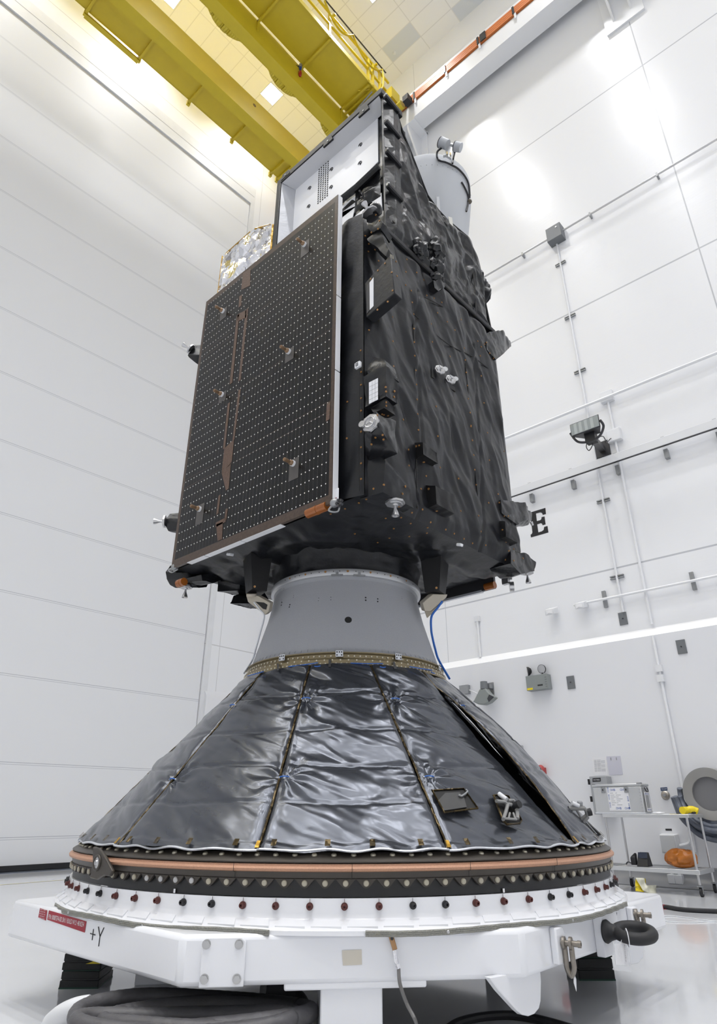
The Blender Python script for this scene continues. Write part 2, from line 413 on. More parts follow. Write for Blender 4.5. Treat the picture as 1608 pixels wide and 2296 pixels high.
# scalloped festoon cover hung along the far flange of the near girder
b = MB(); N = 300; top = []; bot = []
for i in range(N+1):
    x = XA + (XE-XA)*i/N; w = .16*max(0, math.sin(2*PI*(x-.35)/2.05))**.7 if True else 0
    top.append(V((x, 9.32, ZG-.005))); bot.append(V((x, 9.32+.02+w, ZG-.005)))
for i in range(N): b.quad(top[i], top[i+1], bot[i+1], bot[i])
o = b.build('festoon_cover', m_yel, t); md = o.modifiers.new('solid', 'SOLIDIFY'); md.thickness = .02
pl = oZ(571, 236, 20.4); b = MB(); b.cyl((oY(571, 236, 10.785)), oY(571, 236, 10.785)+V((0, .02, 0)), .06); b.build('cover_plate', mat('crane_brown', (.16, .10, .015), .6), t)
# far walkway
w1 = MB(); w1.box(XA, XE, 11.07, 12.34, ZW, ZW+.04); w1.box(XA, XE, 12.30, 12.34, ZW, ZW+.12); w1.build('walkway', m_yel, t)
for q in ((190, 33), (309, 137), (421, 233), (519, 317), (607, 390), (621, 403)):
    x = oZ(*q, ZW-.05).x; b = MB(); b.box(x-.035, x+.035, 11.06, 12.42, ZW-.10, ZW); b.box(x-.05, x+.05, 12.36, 12.44, ZW-.14, ZW+.06); b.build('bracket', m_yel, t)
xa, xb = oZ(190, 33, ZW).x, oZ(309, 137, ZW).x
b = MB(); b.box(xa, xb, 12.36, 12.50, ZW-.12, ZW-.06); b.build('cable_shelf', m_yel, t)
# near walkway with brackets, kick plate and handrail
b = MB(); b.box(XA, XE-.05, 7.83, 8.98, ZW, ZW+.04); b.box(XA, XE-.05, 7.81, 7.84, ZW-.05, ZW+.14); b.build('walkway', m_yel, t)
for q, q2 in (((566, 64), 1), ((677, 152), 1), ((748, 262), 1), ((762, 266), 0)):
    x = oZ(*q, ZW-.05).x; b = MB(); b.box(x-.03, x+.03, 7.85, 9.03, ZW-.10, ZW)
    if q2: b.box(x-.03, x+.03, 8.99, 9.04, ZW-.5, ZW)
    b.build('bracket', m_yel, t)
b = MB(); zr = [ZW+.55, ZW+1.1]
for z in zr: b.box(XA, XE, 7.80, 7.86, z-.03, z+.03)
b.build('handrail', m_yel2, t)
for q in ((735, 83), (824, 183), (834, 195), (857, 208)):
    x = min(XE-.05, oZ(*q, ZW).x); b = MB(); b.box(x-.035, x+.035, 7.80, 7.87, ZW, ZW+1.12); b.build('handrail_post', m_yel2, t)
for x in (-8.5, -6.4, -4.2, -2.0, .2, 2.4, 4.5): b = MB(); b.box(x-.035, x+.035, 7.80, 7.87, ZW, ZW+1.12); b.build('handrail_post', m_yel2, t)
zf = ZW+1.25; pa, pb = oZ(728, 0, zf), oZ(866, 163, zf); yf = (pa.y+pb.y)/2
b = MB(); b.tube([V((XA, yf, zf)), V((pb.x, yf, zf))], .022, 6); b.build('festoon_track', m_dark, t)
hang = [oZ(x, y, zf).x for x, y in ((640+445/5.025, 0), (640+765/5.025, 385/5.025), (640+1095/5.025, 775/5.025))]
for k in range(len(hang)-1):
    a, c = hang[k], hang[k+1]
    for dy in (0, .03):
        pts = [V((a+(c-a)*s, yf+dy, zf-.03-.55*(1-(2*s-1)**2))) for s in [j/16 for j in range(17)]]
        b = MB(); b.tube(pts, .018, 6); b.build('festoon_cable', m_yel2, t)
x = hang[-1]
for k in range(2):
    b = MB(); b.tube(smoothpath([(x, yf, zf-.03), (x+.05-.03*k, yf, zf-.5), (x-.02, yf+.05, zf-1.0), (x-.35, yf+.2, zf-1.25), (x-.6, yf+.5, zf-1.28)]), .022, 6); b.build('festoon_cable', m_yel2, t)
for q in ((640+570/5.025, 135/5.025), (640+1040/5.025, 695/5.025)):
    p = oZ(*q, zf); b = MB(); b.box(p.x-.03, p.x+.03, yf, 7.83, zf-.1, zf-.04); b.build('track_arm', m_yel2, t)
# warning lamp under the near walkway
p = oZ(440+1175/5.025, 760/5.025, ZW-.15)
b = MB(); b.cyl(p+V((0, 0, .12)), p+V((0, 0, -.02)), .05); lp = b.build('warning_lamp', m_galv, t)
b = MB(); b.cyl(p+V((0, 0, -.02)), p+V((0, 0, -.10)), .045, .035); b.build('blue_cap', mat('lamp_blue', (.02, .06, .25), .3), lp)
b = MB(); b.lathe([(0, -.42), (.04, -.40), (.055, -.34), (.055, -.24), (.035, -.18), (0, -.17)], p, 14); b.build('red_lens', mat('lamp_red', (.30, .01, .012), .2), lp)
for k in range(4):
    a = oZ(440+1030/5.025, 640/5.025, ZW-.05); b = MB(); b.tube(smoothpath([a+V((-.1*k, .02*k, 0)), (a+p)/2+V((0, .03*k, -.10-.03*k)), p+V((0, 0, .05))]), .012, 5); b.build('loose_cable', m_dark, t)
# end truck over the runway
b = MB(); b.box(9.9, 10.3, 7.6, 12.5, 21.0, 21.5); b.build('end_truck', m_yel, t)
p = oX(905, 232, 10.1)
b = MB(); b.cyl(V((10.1, 7.75, p.z)), V((10.1, 7.35, p.z)), .13); bu = b.build('buffer', m_yel, t)
b = MB(); b.box(9.98, 10.22, p.y-.25, p.y-.05, p.z-.12, p.z+.12); b.build('buffer_pad', m_rub, bu)
b = MB(); b.box(9.55, 9.95, 7.9, 9.0, ZW-.45, ZW-.05); b.build('drive_housing', m_yel, t)
p = oZ(795, 258, ZW-.4); b = MB(); b.cyl(p, p+V((.25, .1, .05)), .14); b.build('motor', m_yel, t)
b = MB(); b.tube([oZ(786, 262, ZW-.2), oZ(834, 206, ZW-.2)], .03, 8); b.build('conduit', m_galv, t)

# ================================================================== RUNWAY
XF = 10.3
t = thing('crane_runway', 'white crane runway beam with orange conductor bars along the right wall', 'beam', (10.7, 6, 17.6))
b = MB(); b.box(XF, 10.8, YB+.05, 13.1, 19.93, 20.0); b.box(XF, 10.8, YB+.05, 13.1, 21.02, 21.12); b.box(10.5, 10.56, YB+.05, 13.1, 20.0, 21.02); b.box(XF, XF+.05, YB+.05, 13.1, 20.0, 20.58); b.build('beam', m_white, t)
zo = [20.66, 20.74, 20.82, 20.90]
for z in zo: b = MB(); b.box(XF-.05, XF+.02, YB+.05, 13.1, z-.034, z+.034); b.build('conductor_bar', m_orange, t)
b = MB(); b.box(XF-.02, XF+.04, YB+.05, 13.1, 20.97, 20.985); b.build('cable_wire', m_dark, t)
for q in ((860+1065/3.655, 100/3.655), (860+775/3.655, 348/3.655), (860+505/3.655, 585/3.655), (860+252/3.655, 795/3.655)):
    y = oX(*q, XF-.05).y; b = MB(); b.box(XF-.075, XF-.05, y-.03, y+.03, 20.62, 20.94); b.build('clamp', m_black, t); b = MB(); b.box(XF-.06, XF-.03, y-.06, y, 20.40, 20.62); b.build('hanger', m_offw, t)
for q in ((860+818/3.655, 320/3.655), (860+168/3.655, 870/3.655)):
    y = oX(*q, XF-.05).y; b = MB(); b.box(XF-.08, XF-.05, y-.09, y+.09, 20.62, 20.94); b.build('splice', m_black, t)
def corbel(y):
    c = MB(); c.box(XR-.06, XR, y-.45, y+.45, 18.2, 20.0); c.box(XF, XR, y-.45, y+.45, 19.86, 19.94)
    for dy in (-.22, .2): c.prism([(XR-.06, y+dy, 18.5), (XR-.06, y+dy, 19.9), (XF+.02, y+dy, 19.9), (XF+.02, y+dy, 19.65)], (0, .05, 0))
    c.build('corbel', m_white, t)
corbel(7.55); corbel(1.25); corbel(-5.0)
# ================================================================== WHITE STAND
t = thing('transport_stand', 'white octagonal steel stand carrying the whole stack', 'stand', (AX, AY, 0))
ZB, ZT = .315, .505
oc = [(-1.85, 1.0), (-1.85, -.79), (-.71, -1.80), (1.10, -1.80), (1.10, -1.30), (1.45, -1.0), (1.45, .80), (.80, 1.45), (-1.0, 1.45), (-1.25, 1.0)]
b = MB(); b.prism([W(x, y, ZB) for x, y in oc], (0, 0, ZT-ZB)); b.build('frame', m_plate, t, bev=.022)
cn = V((-1.01, -1.14, 0)).normalized(); cd = V((1.14, -1.01, 0)).normalized(); cm = W(-1.28, -1.295, 0)   # chamfer face: normal, direction, middle
def CH(s, z, out=0.0): return cm + cd*s + cn*out + ZZ*z
def onCH(px, py, out=0.0):
    d = ray(px, py); o = cm + cn*out; return CAM + d*((o-CAM).dot(cn)/d.dot(cn))
b = MB(); b.prism([W(x*.93, y*.93, ZB-.012) for x, y in oc], (0, 0, .011)); b.build('added_dark_plate', m_dark, t)  # unseen plate added to darken the floor's reflection beneath the stand
b = MB()
prof = [(1.79, .632), (1.806, .632), (1.806, .572), (1.812, .556), (1.822, .546), (1.83, .544), (1.866, .52), (1.872, .515), (1.872, .497), (1.79, .497)]
b.lathe(prof, (AX, AY, 0), 144, closed=True); b.build('support_ring', m_plate, t)
for k in range(72):
    a = -136.6 + .2 + 5*k
    cs = math.cos(math.radians(a+136.6))
    if cs < .25: continue
    p = PL(1.806, a, .601); r = V((math.cos(math.radians(a)), math.sin(math.radians(a)), 0))
    b = MB(); b.lathe([(0, 0), (.016, 0), (.016, .008), (.0115, .010), (.0115, .024), (.008, .026), (.005, .026), (.005, .018), (0, .018)], p, 14, axis=r)
    b.tube([p+ZZ*.014+r*.003, p+ZZ*.030+r*.003], .0012, 4); b.build('flange_pin', m_rpin if (k*7) % 5 in (0, 2, 3) else m_black, t)
    tg = V((-r.y, r.x, 0)); q0 = PL(1.822, a+2.5, .549); q1 = PL(1.858, a+2.5, .528)
    b = MB(); b.prism([q0-tg*.055+ZZ*.003, q0+tg*.055+ZZ*.003, q1+tg*.068+ZZ*.003, q1-tg*.068+ZZ*.003], (0, 0, -.012)); b.build('weld_pad', m_plate, t)
# front leg under the chamfer, with a lip
b = MB()
l0, l1, lm = onCH(720, 2216), onCH(860, 2216), onCH(790, 2216); s0, s1 = (l0-cm).dot(cd), (l1-cm).dot(cd)
for q in ((s0, s1),): b.prism([CH(q[0], 0, -.03), CH(q[1], 0, -.03), CH(q[1], 0, -.30), CH(q[0], 0, -.30)], (0, 0, ZB))
s2, s3 = (onCH(637, 2206)-cm).dot(cd), (onCH(958, 2206)-cm).dot(cd)
b.prism([CH(s2, ZB-.022, -.008), CH(s3, ZB-.022, -.008), CH(s3, ZB-.022, -.4), CH(s2, ZB-.022, -.4)], (0, 0, .03)); b.build('front_leg', m_plate, t, bev=.008)
for ang in (40, -35, 140):
    b = MB(); c = V((AX+1.2*math.cos(math.radians(ang)), AY+1.2*math.sin(math.radians(ang)), 0)); u = V((math.cos(math.radians(ang)), math.sin(math.radians(ang)), 0)); w = V((-u.y, u.x, 0))
    b.obox(c+ZZ*(ZB/2), u, w, ZZ, .13, .14, ZB/2); b.build('leg', m_plate, t, bev=.008)
# bolted plate on the chamfer
pp = [onCH(x, y, .0) for x, y in ((452, 2106), (555, 2103), (545, 2205), (450, 2204))]
ss = [(p-cm).dot(cd) for p in pp]; sa, sb = (ss[0]+ss[3])/2, (ss[1]+ss[2])/2
b = MB(); b.prism([CH(sa, ZB+.003), CH(sb, ZB+.003), CH(sb, ZT-.025), CH(sb-.02, ZT-.008), CH(sa+.02, ZT-.008), CH(sa, ZT-.025)], cn*.018); pln = b.build('bolted_plate', m_plate, t, bev=.004)
for px, py in ((463, 2117), (536, 2117), (458, 2195), (531, 2195)):
    p = onCH(px, py, .018); b = MB(); b.cyl(p, p+cn*.014, .0155, n=6); b.cyl(p, p+cn*.004, .019, n=14); b.build('hex_bolt', m_zinc, pln)
# masking tape patch and the joint cover at the front of the plate
q = [onCH(x, y, .0015) for x, y in ((767, 2131), (811, 2129), (812, 2163), (769, 2165))]
b = MB(); b.prism(q, cn*.001); b.build('tape_patch', m_tan, t)
# red labels and the hand-drawn axis mark on the left face (plane x = -1.85)
XS = AX-1.85
def lab4(name, px, m, out=.0015):
    q = [oX(x, y, XS-out) for x, y in px]; b = MB(); b.prism(q, (-.001, 0, 0)); return b.build(name, m, t), q
o1, q1 = lab4('small_label', ((90, 2036), (106, 2041), (103, 2064), (86, 2057)), m_red)
o2, q2 = lab4('part_label', ((110, 2041), (194, 2066), (190, 2091), (106, 2062)), m_red)
dn = V((0, -1, 0))
c = sum(q2, V((0, 0, 0)))/4; txt('label_text', 'P/N: 00087374-502 SN:11 BUILD W.O: 4818254', m_paper, o2, c+V((-.002, 0, .002)), dn, ZZ, .022, width=abs(q2[0].y-q2[1].y)*.93)
c = sum(q1, V((0, 0, 0)))/4
for k, s in enumerate(('LAST TEST', 'DATE', 'DO NOT USE', 'WITHOUT', 'INSPECTION')): txt('label_text', s, m_paper, o1, c+V((-.002, 0, .021-.0105*k)), dn, ZZ, .005, width=abs(q1[0].y-q1[1].y)*(.8-.12*(k % 2)))
def stroke(name, pts, plane, par, r=.0022):
    b = MB()
    for seg in pts: b.tube([plane(*p) for p in seg], r, 5)
    b.build(name, m_ink, par)
stroke('axis_mark', [[(209.5, 2083), (206.5, 2108)], [(202.5, 2093), (213.5, 2096.5)], [(220.5, 2078), (224, 2100), (221, 2122)], [(233, 2080), (224, 2100)]], lambda x, y: oX(x, y, XS-.002), t)
YS = AY-1.80
stroke('axis_mark', [[(1375, 2048.5), (1383, 2046), (1381, 2074)]], lambda x, y: oY(x, y, YS-.002), t, .0025)
# raised mounting plate on the right face, gussets under the shackles
r0, r1 = oY(1333, 2040, YS-.02), oY(1366, 2031, YS-.02)
b = MB(); b.prism([(r0.x, YS, ZB-.012), (r1.x+.02, YS, ZB-.012), (r1.x+.02, YS, ZT-.005), (r0.x, YS, ZT-.005)], (0, -.05, 0)); b.build('mounting_plate', m_plate, t, bev=.006)
for q in ((1240, 2110), (1408, 2040)):
    p = oY(*q, YS); b = MB(); b.prism([(p.x-.03, YS, ZB+.02), (p.x+.07, YS, ZB+.02), (p.x+.07, YS, ZT-.05), (p.x+.05, YS, ZT-.02), (p.x-.03, YS, ZT-.02)], (0, -.035, 0)); b.build('shackle_pad', m_plate, t, bev=.008)
# hanging lug plate: rounded triangle
def lug(px, X0, wid):
    q = [oX(x, y, X0) for x, y in px]; b = MB(); b.prism(q, (wid, 0, 0)); b.build('lug_plate', m_plate, t, bev=.004)
yl = YS+.03
def lugY(px, Y0, th):
    q = [oY(x, y, Y0) for x, y in px]; b = MB(); b.prism(q, (0, th, 0)); b.build('lug_plate', m_plate, t, bev=.004)
lugY([(1098, 2192), (1212, 2172), (1214, 2200), (1213, 2245), (1209, 2262), (1199, 2274), (1186, 2279), (1172, 2276), (1160, 2266), (1120, 2222)], YS+.06, .03)
lugY([(1395, 2100), (1442, 2085), (1446, 2130), (1442, 2148), (1432, 2160), (1416, 2163), (1402, 2158), (1396, 2140)], YS+.10, .02)

# braided ground strap round the plate edge
for (xa, xb) in ((127, 604), (820, 1401)):
    a0, a1 = azat(1.872, .506, xa), azat(1.872, .506, xb)
    pts = [PL(1.879+.004*math.sin(k*1.7), a0+(a1-a0)*k/60, .507-.004*math.sin(k*.21)) for k in range(61)]
    b = MB()
    for dz in (-.007, 0, .007): b.tube([p+ZZ*dz for p in pts], .0055, 6)
    g = one(b, 'ground_strap', m_braid, 'braided tin ground strap along the white ring, '+('left run beside the red label' if xa < 200 else 'right run with the copper clip'), 'strap')
    for k in (12, 36): b = MB(); p = pts[k]; b.ball(p, .009, 8); b.build('strap_tie', m_zinc, g)
p0 = onCH(875, 2092, .015); p1 = onCH(886, 2130, .02); p2 = onCH(894, 2172, .03); p3 = onCH(897, 2206, .05)
t2 = thing('ground_cable', 'grounding cable with copper clip hanging down the front of the white stand', 'cable', oZ(935, 2320, 0))
b = MB(); d = (p1-p0).normalized(); s_ = d.cross(cn).normalized()
b.obox((p0+p1)/2, d, s_, cn, (p1-p0).length/2, .011, .006); b.build('copper_clip', m_copper, t2, bev=.003)
b = MB(); c = p0+d*.02+cn*.004; b.cyl(c, c+cn*.008, .007, n=10); b.build('clip_screw', m_dark, t2)
b = MB(); b.tube(smoothpath([p1, (p1+p2)/2+s_*.004, p2], 8), .010, 8); b.build('foil_wrap', m_silver, t2)
e = oZ(938, 2325, .01)
b = MB(); b.tube(smoothpath([p2, p3, onCH(912, 2250, .02)-ZZ*.0, onCH(932, 2290, .06), V((e.x, e.y, .01))], 8), .008, 8); b.build('cable', mat('cable_grey', (.16, .155, .15), .5), t2)

# ------------------------------------------------------------------ tow ring, tag, shackles
YT = YS-.05
p = oY(1357, 2088, YT); t = thing('tow_eye', 'black cast tow eye bolted to the right face of the white stand', 'tow ring', p)
b = MB(); b.lathe([(0, 0), (.052, 0), (.055, .010), (.045, .026), (.032, .042), (.026, .06), (0, .062)], p, 28, axis=(0, -1, 0)); b.build('shank', m_rub, t)
R0 = .088
dd = (RT*.95+V((0, -.35, 0))).normalized(); cc = p + V((0, -.03, 0)) + dd*.118
u = dd; w = V((-dd.y, dd.x, 0)); w = (w + ZZ*.20).normalized()
b = MB(); b.tube([cc+u*(R0*math.cos(a))+w*(R0*.95*math.sin(a)) for a in [2*PI*k/40 for k in range(40)]], .0285, 14, closed=True); b.tube([p+V((0, -.02, 0)), cc-u*R0], [.044, .032], 14); b.build('ring', m_rub, t)
b = MB(); q = cc-u*R0*.55-w*R0*.78
b.tube([q+ZZ*(.038*math.sin(a))+w*(.038*math.cos(a)) for a in [2*PI*k/16 for k in range(16)]], .0025, 5, closed=True); b.build('cable_tie', m_paper, t)
a0 = oY(1376, 2112, YT-.10); a1 = oY(1409, 2110, YT-.10); a3 = oY(1380, 2176, YT-.10); a2 = oY(1417, 2180, YT-.10)
t3 = thing('instruction_tag', 'paper tag in a clear sleeve hanging below the black tow eye', 'tag', (a0+a1)/2)
b = MB(); b.tube([(a0+a1)/2-ZZ*.002, (a0+a1)/2+ZZ*.035+(cc-(a0+a1)/2)*.25, cc-w*R0*.9+ZZ*-.03], .0015, 5); b.build('string', m_paper, t3)
b = MB(); b.prism([a0, a1, a2, a3], (.0, .003, 0)); b.build('sleeve', m_glass, t3)
b = MB(); i = lambda s, v: (a0*(1-s)+a1*s)*(1-v)+(a3*(1-s)+a2*s)*v + V((0, -.001, 0))
b.prism([i(.03, .06), i(.86, .06), i(.84, .80), i(.05, .80)], (0, .0005, 0)); pg = b.build('paper', m_paper, t3)
dnv = (i(.5, 1)-i(.5, 0)).normalized(); rv = (i(1, .5)-i(0, .5)).normalized()
txt('lettering', 'Crosby', mat('grey_ink', (.25, .25, .26), .6), t3, i(.66, .40)+V((0, -.002, 0)), dnv, rv, .013, width=.075)
for k in range(4): txt('lettering', 'warning and application instructions', m_ink, t3, i(.40-.07*k, .38)+V((0, -.002, 0)), dnv, rv, .0028, width=.075-.02*k)
def shackle(px, label):
    p = oY(*px, YS-.04)
    s = thing('shackle', label, 'shackle', p-ZZ*.15, 'shackles on the right face of the stand')
    ax = V((.22, -.97, 0)).normalized()
    for off in (.0, .032):
        b = MB(); b.cyl(p+ax*off, p+ax*(off+.012), .028, n=20); b.build('ear', m_steelw, s)
    b = MB(); b.cyl(p-ax*.01, p+ax*.072, .0125, n=14); b.lathe([(.0125, .070), (.015, .070), (.015, .086), (.008, .086), (.008, .078), (0, .078)], p, 14, axis=ax); b.build('pin', m_steelw, s)
    b = MB(); a = p+ax*.007; c = p+ax*.039
    b.tube(smoothpath([a, a-ZZ*.06, a-ZZ*.10, (a+c)/2-ZZ*.128, c-ZZ*.10, c-ZZ*.06, c], 6), .0125, 10); b.build('bow', m_steelw, s)
    return s, p
m_steelw = mat('weathered_steel', (.27, .245, .215), .42, .8, bump=.2, bscale=60, var=.2, vscale=25)
s1_, p1_ = shackle((1262, 2114), 'steel bow shackle with paper streamer, nearest on the right face of the stand')
b = MB(); q = p1_-ZZ*.115+V((.02, -.03, 0)); b.prism([q, q+V((.015, 0, -.03)), q+V((.004, 0, -.075)), q+V((-.012, 0, -.04))], (0, .002, 0)); b.prism([q+ZZ*.05, q+V((.008, 0, 0)), q+V((-.006, 0, -.01))], (0, .002, 0)); b.build('paper_streamer', m_paper, s1_)
shackle((1425, 2050), 'steel bow shackle half hidden behind the black tow eye')

# ------------------------------------------------------------------ black support blocks under the stand
def blocks(pl, pr, h, label, nb, cap):
    a = oZ(*pl, 0); c = oZ(*pr, 0); d = (c-a).normalized(); w = (c-a).length; q = V((-d.y, d.x, 0))
    if q.dot(FW) < 0: q = -q
    t = thing('support_blocks', label, 'support block', (a+c)/2, 'black blocks under the stand')
    hh = h/nb
    for k in range(nb):
        cpt = (a+c)/2+q*.15+ZZ*(hh*(k+.5)); b = MB(); b.obox(cpt, d, q, ZZ, w/2-.004*(k % 2), .15, hh/2-.0035); b.build('block', m_crate, t, bev=.004)
        cpt = (a+c)/2+q*.15+ZZ*(hh*(k+1)); b = MB(); b.obox(cpt, d, q, ZZ, w/2-.008, .142, .004); b.build('spacer', m_green if k % 2 == 1 or k == nb-1 else m_black, t)
    b = MB(); b.obox((a+c)/2+q*.15+ZZ*.004, d, q, ZZ, w/2+.001, .151, .004); b.build('base_strip', m_green, t)
    if cap: b = MB(); b.obox((a+c)/2+q*.15+ZZ*((h+.004+ZB)/2), d, q, ZZ, w/2-.01, .14, (ZB-h-.008)/2); b.build('top_plate', mat('block_plate', (.55, .56, .58), .4, .3), t)
    return t, a, c, d, q
tb, a, c, d, q = blocks((131, 2218), (219, 2217), .185, 'black block stack with yellow warning sticker, under the left end of the stand', 4, True)
b = MB(); e = c-q*.0015+ZZ*.128; b.prism([e-d*.095, e-d*.005, e-d*.005+ZZ*.026], -q*.001); b.build('warning_sticker', m_yelp, tb)
blocks((1300, 2199), (1381, 2199), .305, 'black block stack with green band, under the right side of the stand', 5, False)

# ================================================================== ATTACH RING
t = thing('attach_ring', 'dark bolted attach ring with copper seal between white stand and foil skirt', 'ring', (AX, AY, .63))
b = MB(); b.lathe([(1.70, .635), (1.792, .635), (1.792, .72), (1.70, .72)], (AX, AY, 0), 144, closed=True); b.build('carbon_cylinder', m_cfrp, t)
b = MB(); b.lathe([(1.70, .815), (1.752, .815), (1.762, .808), (1.80, .790), (1.815, .780), (1.815, .775), (1.800, .771), (1.80, .742), (1.812, .737), (1.806, .715), (1.803, .706), (1.72, .706)], (AX, AY, 0), 168, closed=True); b.build('upper_ring', m_pafd, t, ang=25)
b = MB(); b.lathe([(1.80, .7705), (1.812, .7695), (1.8145, .762), (1.826, .760), (1.832, .752), (1.829, .742), (1.815, .7375), (1.80, .7375)], (AX, AY, 0), 168, closed=True); b.build('copper_seal', m_cop, t, ang=50)
N = 120; tabs = []
first_tab = first_bolt = first_b2 = None
cntb = 0
for k in range(N):
    a = -136.6 + 3*k + .35
    if math.cos(math.radians(a+136.6)) < .28: continue
    r = V((math.cos(math.radians(a)), math.sin(math.radians(a)), 0)); tg = V((-r.y, r.x, 0)); c = PL(1.806, a, .6915)
    clip = abs(((a+165+180) % 360)-180) < 5.5
    b = MB(); pl = [c+tg*s*1.0+ZZ*z for s, z in ((-.046, .017), (.046, .017), (.041, .012), (.019, -.011), (.010, -.018), (0, -.0205), (-.010, -.018), (-.019, -.011), (-.041, .012))]
    b.prism([p-r*.010 for p in pl], r*.013); b.build('tab', m_pafd, t)
    b = MB(); b.lathe([(0, .009), (.0105, .009), (.0115, .007), (.0125, .0065), (.0135, .004), (.0135, 0), (0, 0)], c+r*.002, 16, axis=r); b.build('bolt', m_zinc if clip else m_bolt, t)
    n2 = (r*.33+ZZ*.94).normalized(); c2 = PL(1.772, a+1.2, .8030)
    b = MB(); b.lathe([(0, .008), (.010, .008), (.0115, .006), (.0135, .004), (.0135, 0), (0, 0)], c2, 14, axis=n2); b.build('flange_bolt', m_bolt, t)
# clamp bracket with round window, on the left
a = azat(1.83, .74, 228); r = V((math.cos(math.radians(a)), math.sin(math.radians(a)), 0)); tg = V((-r.y, r.x, 0))*-1
c = PL(1.835, a, .745)
b = MB(); b.prism([c+tg*s+ZZ*z for s, z in ((-.17, -.03), (-.12, .0), (-.05, .04), (.02, .068), (.075, .072), (.075, .05), (.055, .0), (.06, -.075), (-.02, -.078), (-.09, -.055), (-.15, -.055))], r*.02); br = b.build('clamp_bracket', m_pafd, t, bev=.006)
b = MB(); b.tube([c+r*.022+tg*(.033*math.cos(x))+ZZ*(.033*math.sin(x)) for x in [2*PI*k/24 for k in range(24)]], .007, 8, closed=True); b.build('window_ring', m_pafd, br)
b = MB(); b.lathe([(0, .012), (.012, .012), (.016, .005), (.029, .003), (.029, 0), (0, 0)], c+r*.02, 18, axis=r); b.build('window_bolt', m_steel, br)
for s in (-.05, .13, .175, .22, -.17, -.215): q = PL(1.812, a+math.degrees(-s/1.81)*-1, .69); 
# seams across the seal
for px in (525, 790, 1055, 1248):
    a = azat(1.83, .75, px); b = MB(); b.tube([PL(1.8345, a, .772), PL(1.8345, a, .752), PL(1.834, a, .74), PL(1.816, a, .736), PL(1.811, a, .708)], .0011, 5); b.build('joint_line', m_seam, t)
for px in (390, 1130):
    a = azat(1.8, .64, px); b = MB(); b.prism([PL(1.797, a+s, z) for s, z in ((-.17, .635), (.17, .635), (.17, .652), (-.17, .652))], (-.004, -.004, 0)); b.build('white_tag', m_paper, t)

# ================================================================== FOIL SKIRT
RT0, ZT0, RB0, ZB0 = .803, 1.888, 1.775, .815
def skirt_base(phi, s, off=0.0):
    rr = RT0+(RB0-RT0)*s; z = ZT0+(ZB0-ZT0)*s
    nr, nz = .741, .671
    rr += nr*off; z += nz*off
    return PL(rr, phi, z)
def seam_shift(s): return -4.0*(1-s)**2
def onCone(px, py, off=0.0):
    d = ray(px, py); best = None
    lo = 2.0
    for i in range(4000):
        tt = 2.2 + i*.001
        P = CAM + d*tt
        z = P.z; s = (ZT0-z)/(ZT0-ZB0); R = RT0+(RB0-RT0)*s
        if math.hypot(P.x-AX, P.y-AY) <= R + off*1.35:
            a = math.degrees(math.atan2(P.y-AY, P.x-AX))
            return P, a, s
    return P, 0, 0
TIES = []
for px, py in ((525, 1587), (688, 1572), (885, 1573), (1034, 1588), (391, 1753), (640, 1749), (960, 1748)):
    P, a, s = onCone(px, py); TIES.append((a, s))
def crumple(phi, s, sd):
    x = math.radians(phi)*(RT0+(RB0-RT0)*s); y = s*1.45
    v = .016*noise.noise(V((x*2.2+sd, y*2.0, sd)))
    v += .015*facet(x*3.6+y*.9+sd, y*3.4-x*.5, sd) + .0068*facet(x*8+sd*2-y*2, y*7.5+x*2, sd+3) + .0024*facet(x*19+y*6, y*17-x*5, sd+6, .8)
    v += .0006*noise.noise(V((x*26, y*24, 5)))
    for tc, am in ((.20, .010), (.43, .008), (.62, .009), (.80, .006)):
        w = tc+.012*noise.noise(V((x*3+sd, tc*9, 2)))
        v -= am*math.exp(-((s-w)/.008)**2)
    for ta, ts in TIES:
        da = math.radians(phi-ta)*(RT0+(RB0-RT0)*s); ds = (s-ts)*1.45
        rr = math.hypot(da, ds)
        if rr < .26:
            v += .013*math.exp(-(rr/.13)**2)*math.cos(9*math.atan2(ds, da)+sd) - .012*math.exp(-(rr/.035)**2)
    return v
t = thing('foil_skirt', 'crumpled grey foil blanket skirt laced over the cone above the copper ring', 'skirt', (AX, AY, ZB0))
b = MB(); b.lathe([(RT0-.02, ZT0-.005), (RT0-.02, ZT0-.11), (RB0-.16, ZB0+.03), (RB0-.05, ZB0+.02), (RB0-.09, ZB0+.005), (RT0-.10, ZT0-.1)], (AX, AY, 0), 96, closed=True); b.build('inner_cone', m_seam, t)
